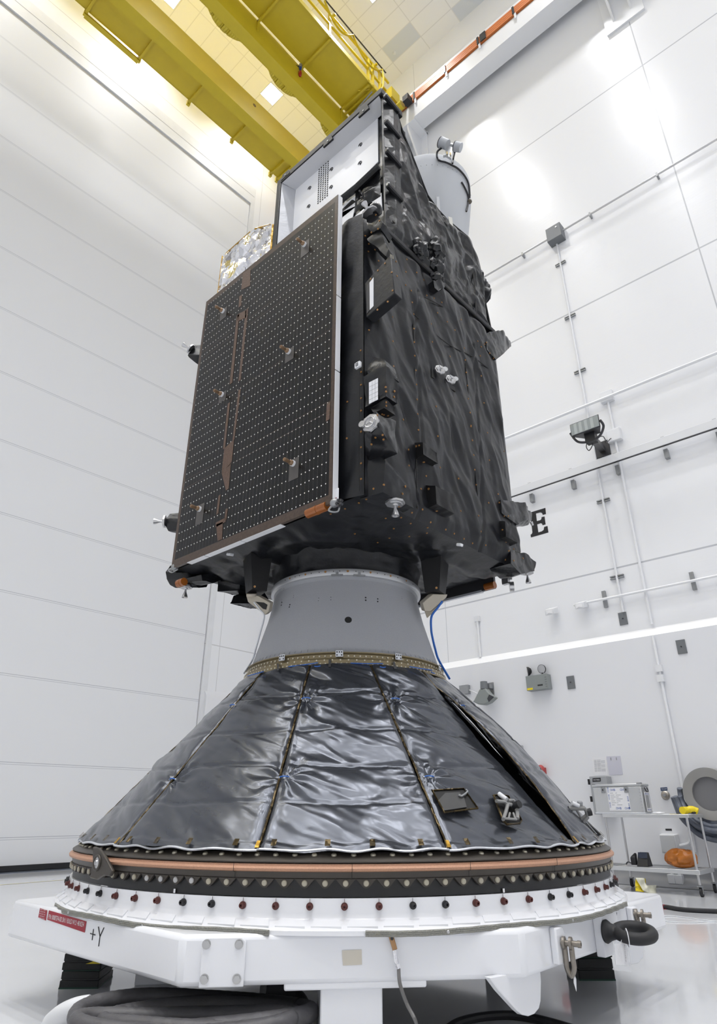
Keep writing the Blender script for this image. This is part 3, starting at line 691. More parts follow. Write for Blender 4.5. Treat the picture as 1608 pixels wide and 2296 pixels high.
for g in range(12):
    A0 = -210+30*g; vis = -215 < A0 < -50
    nu, nv = (76, 120) if vis else (16, 24)
    def fn(u, v, A0=A0, g=g):
        s = v; ph = A0+.28+(30-.56)*u + seam_shift(s)
        e = min(u, 1-u)
        off = crumple(ph, s, g*3.7)*min(1, .25+e*14) + .012
        fl = 0
        if A0 == -90: fl = .060*math.exp(-(u/.16)**2)*math.sin(PI*min(1, max(0, (s-.12)/.86)))**.8
        if A0 in (-60, -30): fl = .055*math.sin(PI*s)
        if A0 == -90: fl += .035*u*math.sin(PI*s)
        if A0 == -120: fl = -.02*math.exp(-((1-u)/.2)**2)*math.sin(PI*s)
        off += fl - .010*math.exp(-(e/.012)**2)
        if s > .97: off += .006
        return skirt_base(ph, s*(1+.004*math.sin(ph*.7+g)) if s > .9 else s, off)
    b = MB(); b.grid(fn, nu, nv); b.build('blanket_panel', m_skirt, t, ang=180)
    if not vis: continue
    # taped edge along the seam, hem along the bottom, tape tabs
    pts = []
    for k in range(81):
        s = k/80; ph = A0+seam_shift(s)+.25*noise.noise(V((s*9, g, 1))); lift = 0
        if A0 == -90: ph += .2; lift = .060*math.sin(PI*min(1, max(0, (s-.12)/.86)))**.8
        pts.append(skirt_base(ph, s, .008+lift+.003*noise.noise(V((s*30, g, 4)))))
    b = MB(); b.tube(pts, .0065, 6, flat=.6); b.build('seam_tape', m_goldd, t)
    hp = []
    for k in range(61):
        ph = A0+30*k/60+seam_shift(1.0); hp.append(skirt_base(ph, 1.0+.004*math.sin(ph*.7+g), .016+.003*math.sin(ph*.9)))
    b = MB(); b.tube(hp, .0085, 6, flat=.7); b.build('hem', m_hem, t)
    for k in range(4):
        ph = A0+3.5+7.6*k+random.uniform(-1, 1); b = MB(); w = .42
        b.prism([skirt_base(ph+da, sv, .030) for da, sv in ((-w, .968), (w, .968), (w, .992), (-w, .992))], (0, 0, .002)); b.build('tape_tab', m_goldd, t)
    ph = A0+seam_shift(1); b = MB(); b.prism([skirt_base(ph+da, sv, .026) for da, sv in ((-.28, .972), (.28, .972), (.34, .998), (-.34, .998))], (0, 0, .002)); b.build('tape_tab', m_gold, t)
for (a, s) in TIES:
    b = MB(); w = .030/(RT0+(RB0-RT0)*s); w = math.degrees(w); b.tube([skirt_base(a+w*x, s, .020+.008*(1-x*x)) for x in (-1, -.5, 0, .5, 1)], .0035, 6); o = b.build('lacing', m_blue, t)
    for x in (-1, 1): b = MB(); p = skirt_base(a+w*x, s, .018); b.ball(p, .006, 8); b.build('eyelet', m_steel, o)
for (xa, ya, xb, yb) in ((552, 1520, 588, 1510), (645, 1499, 712, 1490), (786, 1491, 860, 1492), (921, 1499, 972, 1507), (704, 1498, 718, 1497), (853, 1499, 866, 1500), (970, 1511, 978, 1514)):
    P, a, s = onCone(xa, ya, .02); P2, a2, s2 = onCone(xb, yb, .02)
    b = MB(); b.tube([skirt_base(a+(a2-a)*k/8, s+(s2-s)*k/8+.004*math.sin(PI*k/8), .022) for k in range(9)], .0035, 6); b.build('lacing', m_blue, t)
for px, py, px2, py2 in ((742, 1472, 739, 1500), (879, 1482, 888, 1505), (618, 1500, 606, 1530)):
    P, a, s = onCone(px, py, .02); P2, a2, s2 = onCone(px2, py2, .02)
    b = MB(); b.prism([PL(.806, a-.6, 1.93), PL(.806, a+.6, 1.93), skirt_base(a2+.6, .03, .026), skirt_base(a2-.6, .03, .026)], (-.001, -.001, .002)); b.build('strap_tab', mat('grey_strap', (.07, .07, .07), .6) if 'grey_strap' not in MATS else MATS['grey_strap'], t)
# skirt openings: hole shade painted as a black sheet, taped rim, hardware looking out
def opening(px, name):
    q = [onCone(x, y, .03) for x, y in px]
    c = MB(); P = [skirt_base(a, s, .030) for _, a, s in q]; c.prism(P, (0, 0, .002)); o = c.build(name, m_seam, t)
    c = MB(); c.tube([skirt_base(a, s, .034) for _, a, s in q], .007, 6, closed=True, flat=.6); c.build('taped_rim', m_goldd, o)
    return o, q
o, q = opening([(972, 1782), (1044, 1778), (1076, 1823), (1000, 1833)], 'access_opening_dark')
def onS(px, py, off): P, a, s = onCone(px, py, off); return skirt_base(a, s, off)
b = MB(); b.prism([onS(x, y, .034) for x, y in ((988, 1806), (1003, 1790), (1036, 1788), (1044, 1798), (1046, 1800), (1052, 1822), (1001, 1830))], (-.002, -.002, .004)); b.build('cover_plate', mat('charcoal_plate', (.045, .045, .045), .45), o)
b = MB(); b.tube([onS(x, y, .045) for x, y in ((1035, 1796), (1042, 1799), (1050, 1794), (1056, 1788), (1052, 1784))], .006, 6); b.build('pull_ring', m_galv, o)
o, q = opening([(1112, 1793), (1125, 1791), (1146, 1795), (1155, 1812), (1176, 1850), (1172, 1857), (1142, 1860), (1133, 1850)], 'bracket_opening_dark')
m_cast = mat('cast_bracket_grey', (.25, .25, .245), .5, bump=.1, bscale=80)
def cast(o, k):
    def S(x, y, off): return onS(k[0]+x*k[2], k[1]+y*k[2], off)
    b = MB()
    for pts, r in ((((1124, 1813), (1143, 1815), (1150, 1822), (1146, 1838), (1140, 1855)), .012), (((1150, 1812), (1163, 1812), (1168, 1822), (1172, 1836)), .014), (((1148, 1820), (1165, 1822)), .013), (((1142, 1853), (1170, 1855)), .008), (((1172, 1836), (1173, 1853)), .010), (((1155, 1840), (1152, 1854)), .006), (((1163, 1840), (1168, 1854)), .006)):
        b.tube([S(x-1145, y-1825, .055) for x, y in pts], r, 8, flat=.8)
    b.build('cast_bracket', m_cast, o)
    b = MB(); b.cyl(S(-18, -33, .04), S(4, -14, .06), .013, n=12); b.build('white_roller', m_offw, o)
    b = MB(); c = S(20, -1, .055); P, a, s = onCone(k[0]+20*k[2], k[1], 0); r = V((math.cos(math.radians(a))*.75, math.sin(math.radians(a))*.75, .2)); b.cyl(c, c+r.normalized()*.04, .020, n=16); b.build('round_knob', m_rub, o)
cast(o, (1145, 1825, 1.0))
# second bracket stands out from the right-hand silhouette
P, a, s = onCone(1272, 1812, .0); u = V((math.cos(math.radians(a)), math.sin(math.radians(a)), 0)); c0 = skirt_base(a-3, .84, .0)
def SB(px, py): 
    d = ray(px, py); n_ = FW; return CAM + d*((c0-CAM).dot(n_)/d.dot(n_))
b = MB()
for pts, r in ((((1275, 1812), (1310, 1812), (1316, 1820), (1317, 1828)), .014), (((1318, 1830), (1302, 1850)), .014), (((1292, 1815), (1306, 1838)), .007), (((1296, 1842), (1316, 1826)), .008)): b.tube([SB(*p) for p in pts], r, 8)
cb = b.build('cast_bracket', m_cast, t)
b = MB(); b.cyl(SB(1282, 1800), SB(1298, 1807), .013, n=12); b.build('white_roller', m_offw, cb)
b = MB(); b.cyl(SB(1317, 1822), SB(1326, 1820), .022, n=14); b.build('round_knob', m_rub, cb)
b = MB(); b.prism([SB(1297, 1799), SB(1307, 1799), SB(1307, 1808), SB(1297, 1808)], FW*.02); b.build('connector', m_galv, cb)
b = MB(); b.prism([SB(1318, 1845), SB(1348, 1872), SB(1343, 1874)], FW*.05); b.build('loose_flap', m_seam, t)

# ================================================================== PAYLOAD ADAPTER
t = thing('payload_adapter', 'grey conical payload adapter between the black satellite and the foil skirt', 'adapter', (AX, AY, 1.885))
prof = [(.585, 2.655), (.604, 2.655), (.604, 2.60), (.598, 2.575), (.602, 2.54), (.615, 2.48), (.640, 2.37), (.672, 2.26), (.708, 2.14), (.742, 2.03), (.752, 2.005), (.762, 2.0), (.768, 1.992), (.70, 1.99)]
b = MB(); b.lathe(prof, (AX, AY, 0), 144, closed=True); cone = b.build('cone', m_adapt, t, ang=60)
b = MB(); b.lathe([(.59, 2.655), (.626, 2.655), (.628, 2.652), (.628, 2.612), (.624, 2.606), (.60, 2.600)], (AX, AY, 0), 144, closed=True); tr = b.build('top_ring', m_aring, t)
b = MB(); b.lathe([(.70, 1.992), (.782, 1.990), (.784, 1.982), (.770, 1.974), (.770, 1.950), (.776, 1.940), (.797, 1.934), (.799, 1.926), (.803, 1.89), (.72, 1.885)], (AX, AY, 0), 144, closed=True); gr = b.build('alloy_ring', m_goldr, t, ang=25)
for px, py, m_, rr in [(730, 1281.5, m_btn, .009), (780, 1279, m_btn, .009), (831, 1283, m_btn, .008), (876, 1290, m_btn, .008), (911, 1300, m_btn, .007), (685, 1288, m_btn, .008), (650, 1297, m_btn, .007)] + [(x, 0, m_seam, .0035) for x in (640, 662, 672, 698, 716, 748, 762, 798, 815, 846, 863, 892, 926)]:
    a = azat(.628, 2.634, px); r = V((math.cos(math.radians(a)), math.sin(math.radians(a)), 0)); p = PL(.628, a, 2.634)
    b = MB(); b.cyl(p, p+r*.002, rr, n=14); b.build('ring_button' if m_ is m_btn else 'ring_hole', m_, tr)
for px in (756, 806):
    a = azat(.628, 2.61, px); p = PL(.626, a, 2.604); r = V((math.cos(math.radians(a)), math.sin(math.radians(a)), 0)); tg = V((-r.y, r.x, 0))
    b = MB(); b.obox(p, r, tg, ZZ, .006, .045, .006); b.obox(p+ZZ*.012, r, tg, ZZ, .008, .010, .012); b.build('clip', m_galv, tr)
# holes in the cone
def onRev(px, py, prof):
    d = ray(px, py)
    for i in range(4000):
        P = CAM + d*(3.6+i*.001); R = None
        for k in range(len(prof)-1):
            (r0, z0), (r1, z1) = prof[k], prof[k+1]
            if z1 <= P.z <= z0 and z0 > z1: R = r0+(r1-r0)*(z0-P.z)/(z0-z1); break
        if R and math.hypot(P.x-AX, P.y-AY) <= R: return P, V((P.x-AX, P.y-AY, .27*math.hypot(P.x-AX, P.y-AY))).normalized()
    return None, None
pr = prof[1:11]
for px, py, r in [(781, 1390, .026), (632, 1351, .006), (631, 1357, .006), (650, 1356, .006), (649, 1361, .006), (820, 1340, .006), (820, 1346, .006), (847, 1343, .006), (847, 1349, .006), (715, 1341, .003), (714, 1347, .003), (742, 1339, .003), (742, 1345, .003)] + [(637-k*.8, 1320+k*4, .0022) for k in range(8)] + [(661-k*.6, 1320+k*4, .0022) for k in range(6)] + [(898+k*.7, 1322+k*4, .0022) for k in range(6)] + [(922+k, 1330+k*4, .0022) for k in range(6)]:
    P, nn = onRev(px, py, pr)
    if P is None: continue
    b = MB(); b.cyl(P-nn*.004, P+nn*.0015, r, n=18); b.build('drilled_hole', m_seam, cone)
# gusset ribs at the foot of the cone, rivets and label plates
b = MB()
for k in range(96):
    a = 3.75*k; r = V((math.cos(math.radians(a)), math.sin(math.radians(a)), 0)); tg = V((-r.y, r.x, 0))
    p = PL(.748, a, 2.0); b.prism([p-tg*.002-r*.01, p-tg*.002+r*.014, p-tg*.002+ZZ*.045-r*.018], tg*.004)
tag(b.build('gusset_ribs', m_adapt, cone), kind='stuff')
b = MB()
for rr, z, st, ph in ((.776, 1.962, 3.0, 0), (.7985, 1.930, 4.0, 1), (.8035, 1.905, 2.6, .5)):
    a = 0
    while a < 360:
        r = V((math.cos(math.radians(a+ph)), math.sin(math.radians(a+ph)), 0)); b.lathe([(0, .006), (.005, .004), (.007, 0)], PL(rr-.003, a+ph, z), 8, axis=r); a += st
tag(b.build('rivets', m_rivet, gr), kind='stuff')
for px in (633, 761, 893, 985):
    a = azat(.785, 1.975, px); r = V((math.cos(math.radians(a)), math.sin(math.radians(a)), 0)); tg = V((-r.y, r.x, 0)); p = PL(.790, a, 1.975)
    b = MB(); b.obox(p, r, tg, ZZ, .002, .026, .022); lp = b.build('label_plate', m_hem, t, bev=.002)
    b = MB()
    for s, z in ((-.016, .010), (0, .010), (.016, .010), (-.016, -.010), (.016, -.010)): b.obox(p+r*.0025+tg*s+ZZ*z, r, tg, ZZ, .0008, .004, .005)
    b.build('slots', m_ink, lp)
# beige side arms holding the satellite plugs
def arm(poly, cut, dep, c0, tilt):
    def S(px, py): d = ray(px, py); n_ = tilt; return CAM + d*((c0-CAM).dot(n_)/d.dot(n_))
    b = MB(); b.prism([S(*p) for p in poly], tilt*dep); o = b.build('side_arm', m_beige, t, bev=.004)
    if cut:
        b = MB(); b.prism([S(*p)-tilt*.002 for p in cut], tilt*.003); b.build('arm_window', m_seam, o)
    return S, o
S1, o = arm([(552, 1336), (578, 1336), (606, 1352), (602, 1372), (594, 1379), (556, 1350)], [(573, 1349), (592, 1351), (600, 1356), (597, 1367), (590, 1365)], .05, PL(.78, -198, 2.45), (FW*.8+RT*.35).normalized())
b = MB(); b.cyl(S1(564, 1337), S1(564, 1331), .04, n=16); b.build('arm_collar', m_beige, o)
S2, o = arm([(948, 1352), (971, 1332), (1004, 1333), (1001, 1340), (966, 1371), (953, 1371)], None, .06, PL(.78, -75, 2.45), (FW*.8-RT*.3).normalized())
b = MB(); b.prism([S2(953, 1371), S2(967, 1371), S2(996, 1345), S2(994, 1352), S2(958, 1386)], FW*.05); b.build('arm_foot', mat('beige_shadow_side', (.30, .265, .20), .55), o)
b = MB(); b.tube(smoothpath([S2(992, 1348), S2(982, 1362), S2(968, 1382), S2(967, 1410), S2(970, 1430), S2(976, 1455), S2(984, 1480), PL(.84, -66, 1.90)], 8), .009, 8); b.build('blue_cable', m_blue, t)
b = MB(); b.tube(smoothpath([S1(570, 1350), S1(582, 1366), S1(592, 1378), S1(590, 1395), S1(583, 1420), S1(575, 1450), S1(566, 1480), PL(.82, -205, 1.93)], 8), .007, 8); b.build('cable_bundle', m_hem, t)
# ================================================================== SATELLITE
t = thing('satellite', 'tall black blanketed satellite with a folded solar panel on its left face', 'satellite', (AX, AY, 2.655))
def sX(px, py, x): return oX(px, py, AX+x)
def sY(px, py, y): return oY(px, py, AY+y)
YF, XFc = -1.105, -1.0
b = MB(); b.box(AX-.97, AX+.985, AY-1.08, AY+1.115, 2.87, 5.41); b.build('body', m_mlid, t)
def pleat(x, z, sd):
    q, p = x*.90+z*.44, x*.44-z*.90
    v = .024*facet(q*8.0+sd, p*3.4, sd, .5) + .010*facet(q*15, p*4.6+q, sd+5, .6) + .010*noise.noise(V((x*2.4, z*2.4, sd+2)))
    v += .0012*facet((x*.5+z*.85)*18, (x*.85-z*.5)*11, sd+9) + .0006*noise.noise(V((x*22, z*22, sd)))
    return v
seam_cols = [(-.39, 4.786, -.458, 2.939), (.506, 4.851, .375, 3.071)]
def gap(x, z):
    g = 0
    for x0, z0, x1, z1 in seam_cols:
        xs = x0+(x1-x0)*(z-z0)/(z1-z0)
        if z < 5.0: g += math.exp(-((x-xs)/.014)**2)
    return g
def side(u, v):
    x = -1.0+2.0*u; z = 2.85+2.58*v
    e = min(u, 1-u)*2.0; e2 = min(v, 1-v)*2.5
    k = min(1, e/.12)*min(1, e2/.10)
    return W(x + (.006*noise.noise(V((z*6, u, 3))) if e < .01 else 0), YF - .004 - max(-.01, (pleat(x, z, 1.3) + .048)*k) + .014*gap(x, z), z)
b = MB(); b.grid(side, 150, 190); b.build('side_blanket', m_mli, t, ang=180)
def front(u, v):
    y = YF+(1.12-YF)*u; z = 2.85+2.58*v; e = min(u, 1-u)*2; k = min(1, e/.15)
    return W(XFc-.004-max(-.01, (pleat(y, z, 8.1)+.045)*k*.8), y, z)
b = MB(); b.grid(front, 90, 110); b.build('front_blanket', m_mli, t, ang=180)
def bottom(u, v):
    x = -1.0+2*u; y = YF+(1.12-YF)*v; e = min(u, 1-u, v, 1-v)
    h = .030*facet(x*3+y*1.3, y*6.5-x, 2.2)+.016*facet(x*8, y*13, 5.5)+.01*noise.noise(V((x*3, y*3, 1)))
    return W(x, y, 2.862-(h+.045)*min(1, e*10))
b = MB(); b.grid(bottom, 110, 110); b.build('bottom_blanket', m_mli, t, ang=180)
# seams (dark overlaps)
def seam(px, pl, r=.0045):
    b = MB(); b.tube(smoothpath([pl(*p) for p in px], 5), r, 5); b.build('blanket_seam', m_seam, t)
yS = YF-.050
for px in (((922, 640), (926, 700), (930, 800), (931, 900), (933, 1000), (936, 1140)), ((1044, 815), (1052, 900), (1060, 1000), (1070, 1100), (1078, 1180)), ((888, 655), (915, 690), (960, 735), (1010, 775), (1060, 800), (1112, 840)), ((925, 655), (960, 670), (993, 688)), ((1140, 1130), (1143, 1180), (1146, 1225))):
    seam(px, lambda x, y: sY(x, y, yS))
seam(((808, 790), (806, 900), (805, 1000), (806, 1100)), lambda x, y: sX(x, y, -1.03), .003)
# amber buttons
c5 = lambda p: (720+p[0]/3.216, 420+p[1]/3.216)
c6 = lambda p: (720+p[0]/3.034, 900+p[1]/3.034)
BT = [c5(p) for p in ((540, 535), (548, 640), (618, 520), (612, 610), (610, 705), (690, 615), (740, 668), (762, 780), (815, 800), (870, 830), (650, 745), (657, 830), (668, 915), (670, 1020), (672, 1117), (675, 1215), (683, 1320), (688, 1422), (692, 1530), (697, 1635), (702, 1750), (515, 935), (518, 1110), (523, 1290), (530, 1470), (526, 1510), (592, 1675), (795, 985), (802, 1115), (930, 1220), (830, 1580), (842, 1795), (1010, 955), (840, 905), (910, 970), (965, 1030), (1033, 1160), (1040, 1245), (1048, 1335), (1055, 1430), (1062, 1525), (1075, 1625), (1080, 1725), (1090, 1825), (1130, 1110), (1155, 1150), (1155, 1360), (1175, 1555), (1200, 1770), (345, 1030))]
BT += [c6(p) for p in ((560, 125), (783, 35), (668, 300), (1020, 165), (1030, 265), (1038, 365), (1045, 465), (1055, 568), (1072, 778), (935, 525), (950, 745), (1140, 690), (1145, 400), (1245, 340), (595, 328), (598, 437), (680, 595), (690, 735), (810, 450), (573, 577), (555, 628), (618, 757), (745, 822), (848, 872), (905, 900), (972, 935), (1030, 965), (1088, 885), (1120, 978), (715, 508))]
# --- neck below the body, plug columns
def neck(u, v):
    a = 360*u; z = 2.66+.20*v; r = .60+.05*v*v+.008*ridge(a*.09, z*14, 3)
    return PL(r, a, z)
b = MB(); b.grid(neck, 140, 10); b.build('neck_blanket', m_mli, t, ang=180)
for a, w in ((-198, .075), (-75, .075)):
    c = PL(.80, a, 2.70); u = V((math.cos(math.radians(a)), math.sin(math.radians(a)), 0)); w_ = V((-u.y, u.x, 0))
    b = MB(); b.hull([c+u*x+w_*y+ZZ*z for x, y, z in ((-.08, -.09, .14), (.10, -.09, .14), (.10, .09, .14), (-.08, .09, .14), (-.06, -.07, -.16), (.06, -.07, -.16), (.06, .07, -.16), (-.06, .07, -.16))]); o = b.build('plug_column', m_mlid, t)
    b = MB(); q = c-RT*0-FW*.095-ZZ*.10; b.cyl(q, q-FW*.004, .009, n=10); b.build('column_button', m_btn, o)

# --- helper pieces
def block(pts, m=None, name='blanketed_block', bev=.008, parent=t):
    b = MB(); b.hull(pts); bm = b.bm
    bmesh.ops.recalc_face_normals(bm, faces=bm.faces); bmesh.ops.triangulate(bm, faces=bm.faces)
    keep = {v for v in bm.verts}
    for _ in range(4):
        lg = [e for e in bm.edges if e.calc_length() > .022]
        if not lg or len(bm.verts) > 6000: break
        bmesh.ops.subdivide_edges(bm, edges=lg, cuts=1)
        bmesh.ops.triangulate(bm, faces=[f for f in bm.faces if len(f.verts) > 3])
    bm.normal_update(); sd = pts[0].x*7.1
    off = [(v, v.normal*(.013*facet(v.co.x*8+v.co.y*5, v.co.z*8-v.co.y*3, sd)+.006*facet(v.co.x*19+v.co.y*9, v.co.z*18+v.co.x*4, sd+2))) for v in bm.verts]
    for v, o in off: v.co += o
    return b.build(name, m or m_mlib, parent, ang=180 if False else 38)
def ex(px, pl, d): a = [pl(*p) for p in px]; return a + [p+V(d) for p in a]
def thruster(c, ax, R=.058, nz=.075, name='thruster', flat=False):
    ax = V(ax).normalized(); b = MB()
    b.lathe([(0, .010), (R*.72, .010), (R*.75, .004), (R, .003), (R, -.012), (0, -.012)], c, 8, axis=ax); o = b.build(name, m_silv2, t, ang=20)
    b = MB()
    if flat:
        s1 = ax.cross(ZZ).normalized(); s2 = ax.cross(s1); b.tube([c+ax*.012+(s1*math.cos(q)+s2*math.sin(q))*R*.55 for q in [2*PI*k/20 for k in range(20)]], .004, 5, closed=True)
        for q in (.5, 2.6, 4.7): b.tube([c+ax*.012, c+ax*.012+(s1*math.cos(q)+s2*math.sin(q))*R*.55], .003, 5)
        b.cyl(c+ax*.008-s1*R*.8*(1 if s1.dot(RT) > 0 else -1), c+ax*.022-s1*R*.8*(1 if s1.dot(RT) > 0 else -1), R*.36, n=16)
        b.lathe([(0, .016), (R*.12, .016), (R*.14, .010), (0, .010)], c, 12, axis=ax)
    else: b.lathe([(.008, .008), (.007, .022), (.012, .045), (.022, .07), (.026, .075+nz*.2), (.022, .075+nz*.2), (.006, .03)], c, 18, axis=ax); b.lathe([(0, .02), (.018, .018), (.022, .008)], c, 14, axis=ax)
    b.build('nozzle' if not flat else 'cover_cap', m_steel, o)
    return o
# sensor hood at the front corner
hp = ((821, 712), (818, 635), (876, 570), (885, 657))
q = [sX(x, y, -1.02) for x, y in hp]
b = MB(); b.prism(q, (.09, 0, 0)); hood = b.build('sensor_hood', m_mli, t, bev=.006)
b = MB(); b.prism([sX(x, y, -1.0215) for x, y in ((829, 634), (838, 622), (838, 686), (829.5, 695))], (-.002, 0, 0)); b.build('white_slot', m_rad, hood)
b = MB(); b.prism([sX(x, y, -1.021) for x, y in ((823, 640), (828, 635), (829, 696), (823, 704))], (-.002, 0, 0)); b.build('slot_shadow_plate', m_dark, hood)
for x, y in ((831, 625), (847, 606), (863, 590), (878, 576), (880, 651), (869, 676), (846, 694), (878, 610)):
    p = sX(x, y, -1.024); b = MB(); b.cyl(p, p+V((.006, 0, 0)), .007, n=10); b.build('hood_button', m_btn, hood)
b = MB(); b.prism([sX(x, y, -1.023) for x, y in ((875, 570), (884, 574), (884, 582), (876, 579))], (-.004, 0, 0)); b.build('corner_patch', m_mlib, hood)
# radiator box with the white tiled window
bx = block([V((AX+x, AY+y, z)) for x in (-1.03, -.90) for y, z in ((-1.33, 3.50), (-1.33, 3.75), (-1.13, 3.50), (-1.13, 3.76))], m_mli, 'radiator_box')
b = MB(); b.prism([sX(x, y, -1.0315) for x, y in ((828, 858), (848, 848), (848, 896), (828, 906))], (-.003, 0, 0)); wn = b.build('white_window', m_rad, bx)
b = MB()
for s in (.33, .66): b.tube([sX(828+20*s, 858-10*s, -1.0355), sX(828+20*s, 906-10*s, -1.0355)], .0008, 4)
for s in (.2, .4, .6, .8): b.tube([sX(828, 858+48*s, -1.0355), sX(848, 848+48*s, -1.0355)], .0008, 4)
b.build('tile_joints', m_galv, wn)
block(ex(((822, 825), (838, 799), (862, 805), (872, 840), (866, 838), (830, 845)), lambda x, y: sX(x, y, -1.0), (.10, 0, 0)), m_mlib, 'draped_cover')
block(ex(((826, 912), (848, 902), (864, 895), (862, 915), (840, 925)), lambda x, y: sX(x, y, -1.01), (.12, 0, 0)), m_mlid, 'dark_underside')
# thruster pod with silver face
pc = sX(830, 948, -1.15)
block([pc+V((.012, y, z)) for y, z in ((-.06, -.04), (-.04, .07), (.04, .07), (.06, -.03), (0, -.075))]+[V((AX-.93, AY+y, z)) for y, z in ((-1.32, pc.z-.14), (-1.32, pc.z+.10), (-1.08, pc.z+.12), (-1.08, pc.z-.16))], m_mlib, 'thruster_pod')
thruster(pc, (-1, -.12, .05), .066, flat=True)
block(ex(((866, 918), (886, 936), (869, 944)), lambda x, y: sY(x, y, -1.17), (0, .08, 0)), m_mlid, 'dark_flap', .003)
# corner pod at the top of the front edge
block(ex(((818, 484), (842, 474), (858, 500), (853, 512), (832, 523)), lambda x, y: sX(x, y, -1.05), (.16, .03, 0)), m_mlib, 'thruster_pod')
block(ex(((824, 536), (852, 517), (871, 558), (866, 574), (842, 553)), lambda x, y: sX(x, y, -1.03), (.14, .03, 0)), m_mlid, 'thruster_pod')
c = sX(828, 475, -1.06); thruster(c, (-.45, .2, .86), .068)
b = MB(); b.ball(c+V((.05, -.03, .05)), .06, 10, (1, .8, .9)); b.build('foil_collar', m_mlib, t)
# white connectors
def conn(c, r, u, nm='white_connector'):
    r = V(r).normalized(); u = V(u).normalized(); w = r.cross(u); b = MB(); b.obox(c, r, u, w, .026, .024, .012); o = b.build(nm, m_rad, t, bev=.006)
    b = MB()
    for s in (-.5, .5):
        for v in (-.4, .4): b.obox(c-w*.013*(1 if w.dot(FW) > 0 else -1)+r*.014*s+u*.02*v, r, u, w, .004, .005, .0015)
    b.build('contacts', m_ink, o)
conn(sX(803, 819, -1.05), (0, 1, 0), (0, 0, 1))
conn(oZ(516, 1243, 2.80), (1, .2, .2), (0, .9, .3)); conn(oZ(1031, 1222, 2.80), (1, .2, .2), (.1, .9, .3))
# front lower thruster housing
P = oZ(873, 1134, 2.83)
block([W(x, y, z) for x, y, z in ((-.98, -1.10, 3.30), (-.92, -1.12, 3.28), (-.60, -1.11, 3.06), (-.95, -1.24, 3.06), (-.68, -1.24, 2.98), (-.95, -1.22, 2.85), (-.62, -1.22, 2.85), (-.56, -1.1, 2.9), (-.98, -1.05, 2.85), (-.6, -1.0, 2.85))], m_mli, 'thruster_housing')
c = P+V((0, -.05, 0)); thruster(c, (0, 0, -1), .066)
# small sensor boxes on the right face
for x0, x1, z0, z1 in ((-.50, -.31, 3.30, 3.47), (-.37, -.15, 2.95, 3.17), (.60, .78, 3.0, 3.2)):
    o = block([W(x, y, z) for x in (x0, x1) for y, z in ((-1.10, z0), (-1.10, z1), (-1.23, z0+.02), (-1.23, z1-.05))], m_mlid, 'sensor_box')
    b = MB(); p = W(x0-.001, -1.17, z1-.06); b.cyl(p, p+V((-.003, 0, 0)), .009, n=10); p = W(x0+.07, -1.18, z0+.005); b.cyl(p, p-ZZ*.003, .009, n=10); b.build('box_button', m_btn, o)
    b = MB(); b.prism([W(x, -1.128, z) for x, z in ((x0-.07, z0-.05), (x1+.02, z0-.05), (x1+.02, z0-.04), (x0-.06, z0-.04), (x0-.06, z1+.04), (x0-.07, z1+.04))], (0, .02, 0)); b.build('box_skirt', m_seam, o)
# paired antennas
b = MB(); b.prism([sY(x, y, -1.15) for x, y in ((968, 812), (974, 815), (974, 838), (1020, 868), (1022, 878), (968, 845))], (0, .04, 0)); ap = b.build('antenna_tray', m_seam, t)
for x, y in ((987, 829), (1011, 851)):
    c = sY(x, y, -1.20); b = MB(); b.lathe([(0, .012), (.034, .012), (.039, .006), (.048, .005), (.048, -.01), (0, -.01)], c, 8, axis=(-.5, -.85, .1)); o = b.build('antenna', m_silv2, t, ang=20)
    b = MB()
    for k in range(3): a = 2*PI*k/3+.4; r_ = V((math.cos(a), 0, math.sin(a))); b.tube([c+V((-.012, -.016, 0)), c+V((-.012, -.016, 0))+r_*.030], .003, 5)
    b.build('antenna_spokes', m_galv, o)
    c2 = c+V((.045, -.02, .02)); b = MB(); b.cyl(c2, c2+V((-.004, -.006, 0)), .022, n=16); b.build('antenna_disc', m_alu, o)
# bundled blankets on the upper right face
def lump(cx_, py, y, r, sq, sd, m=m_mlib):
    c = sY(cx_, py, y); b = MB(); g = bmesh.ops.create_icosphere(b.bm, subdivisions=4, radius=1)
    for v in g['verts']:
        d = v.co.copy(); a_ = math.atan2(d.y, d.x); k = 1+.20*noise.noise(d*2.1+V((sd, 0, 0)))+.24*facet(d.x*2.2+d.y*1.3, d.z*2.2+d.y*1.1, sd)+.09*facet(d.x*5+d.y*3, d.z*5-d.y*2, sd+3)
        v.co = c+V((d.x*r*sq[0]*k, d.y*r*sq[1]*k, d.z*r*sq[2]*k))
    b.build('bundled_blanket', m, t, ang=24)
lump(941, 558, -1.17, .085, (1, .8, 1.1), 1); lump(978, 562, -1.18, .10, (.85, .8, 1.35), 2); lump(981, 600, -1.17, .085, (.7, .8, 1.5), 3); lump(980, 628, -1.16, .08, (.9, .7, .7), 4); lump(968, 590, -1.15, .07, (.7, .7, 1.2), 5)
block(ex(((972, 628), (1000, 622), (998, 642), (985, 654), (975, 645)), lambda x, y: sY(x, y, -1.20), (0, .08, 0)), m_mlib, 'bundled_blanket')
lump(1079, 655, -.88, .12, (.6, .9, 1.4), 8, m_mli); lump(1066, 625, -.95, .10, (.5, .9, 1.3), 9, m_mli)

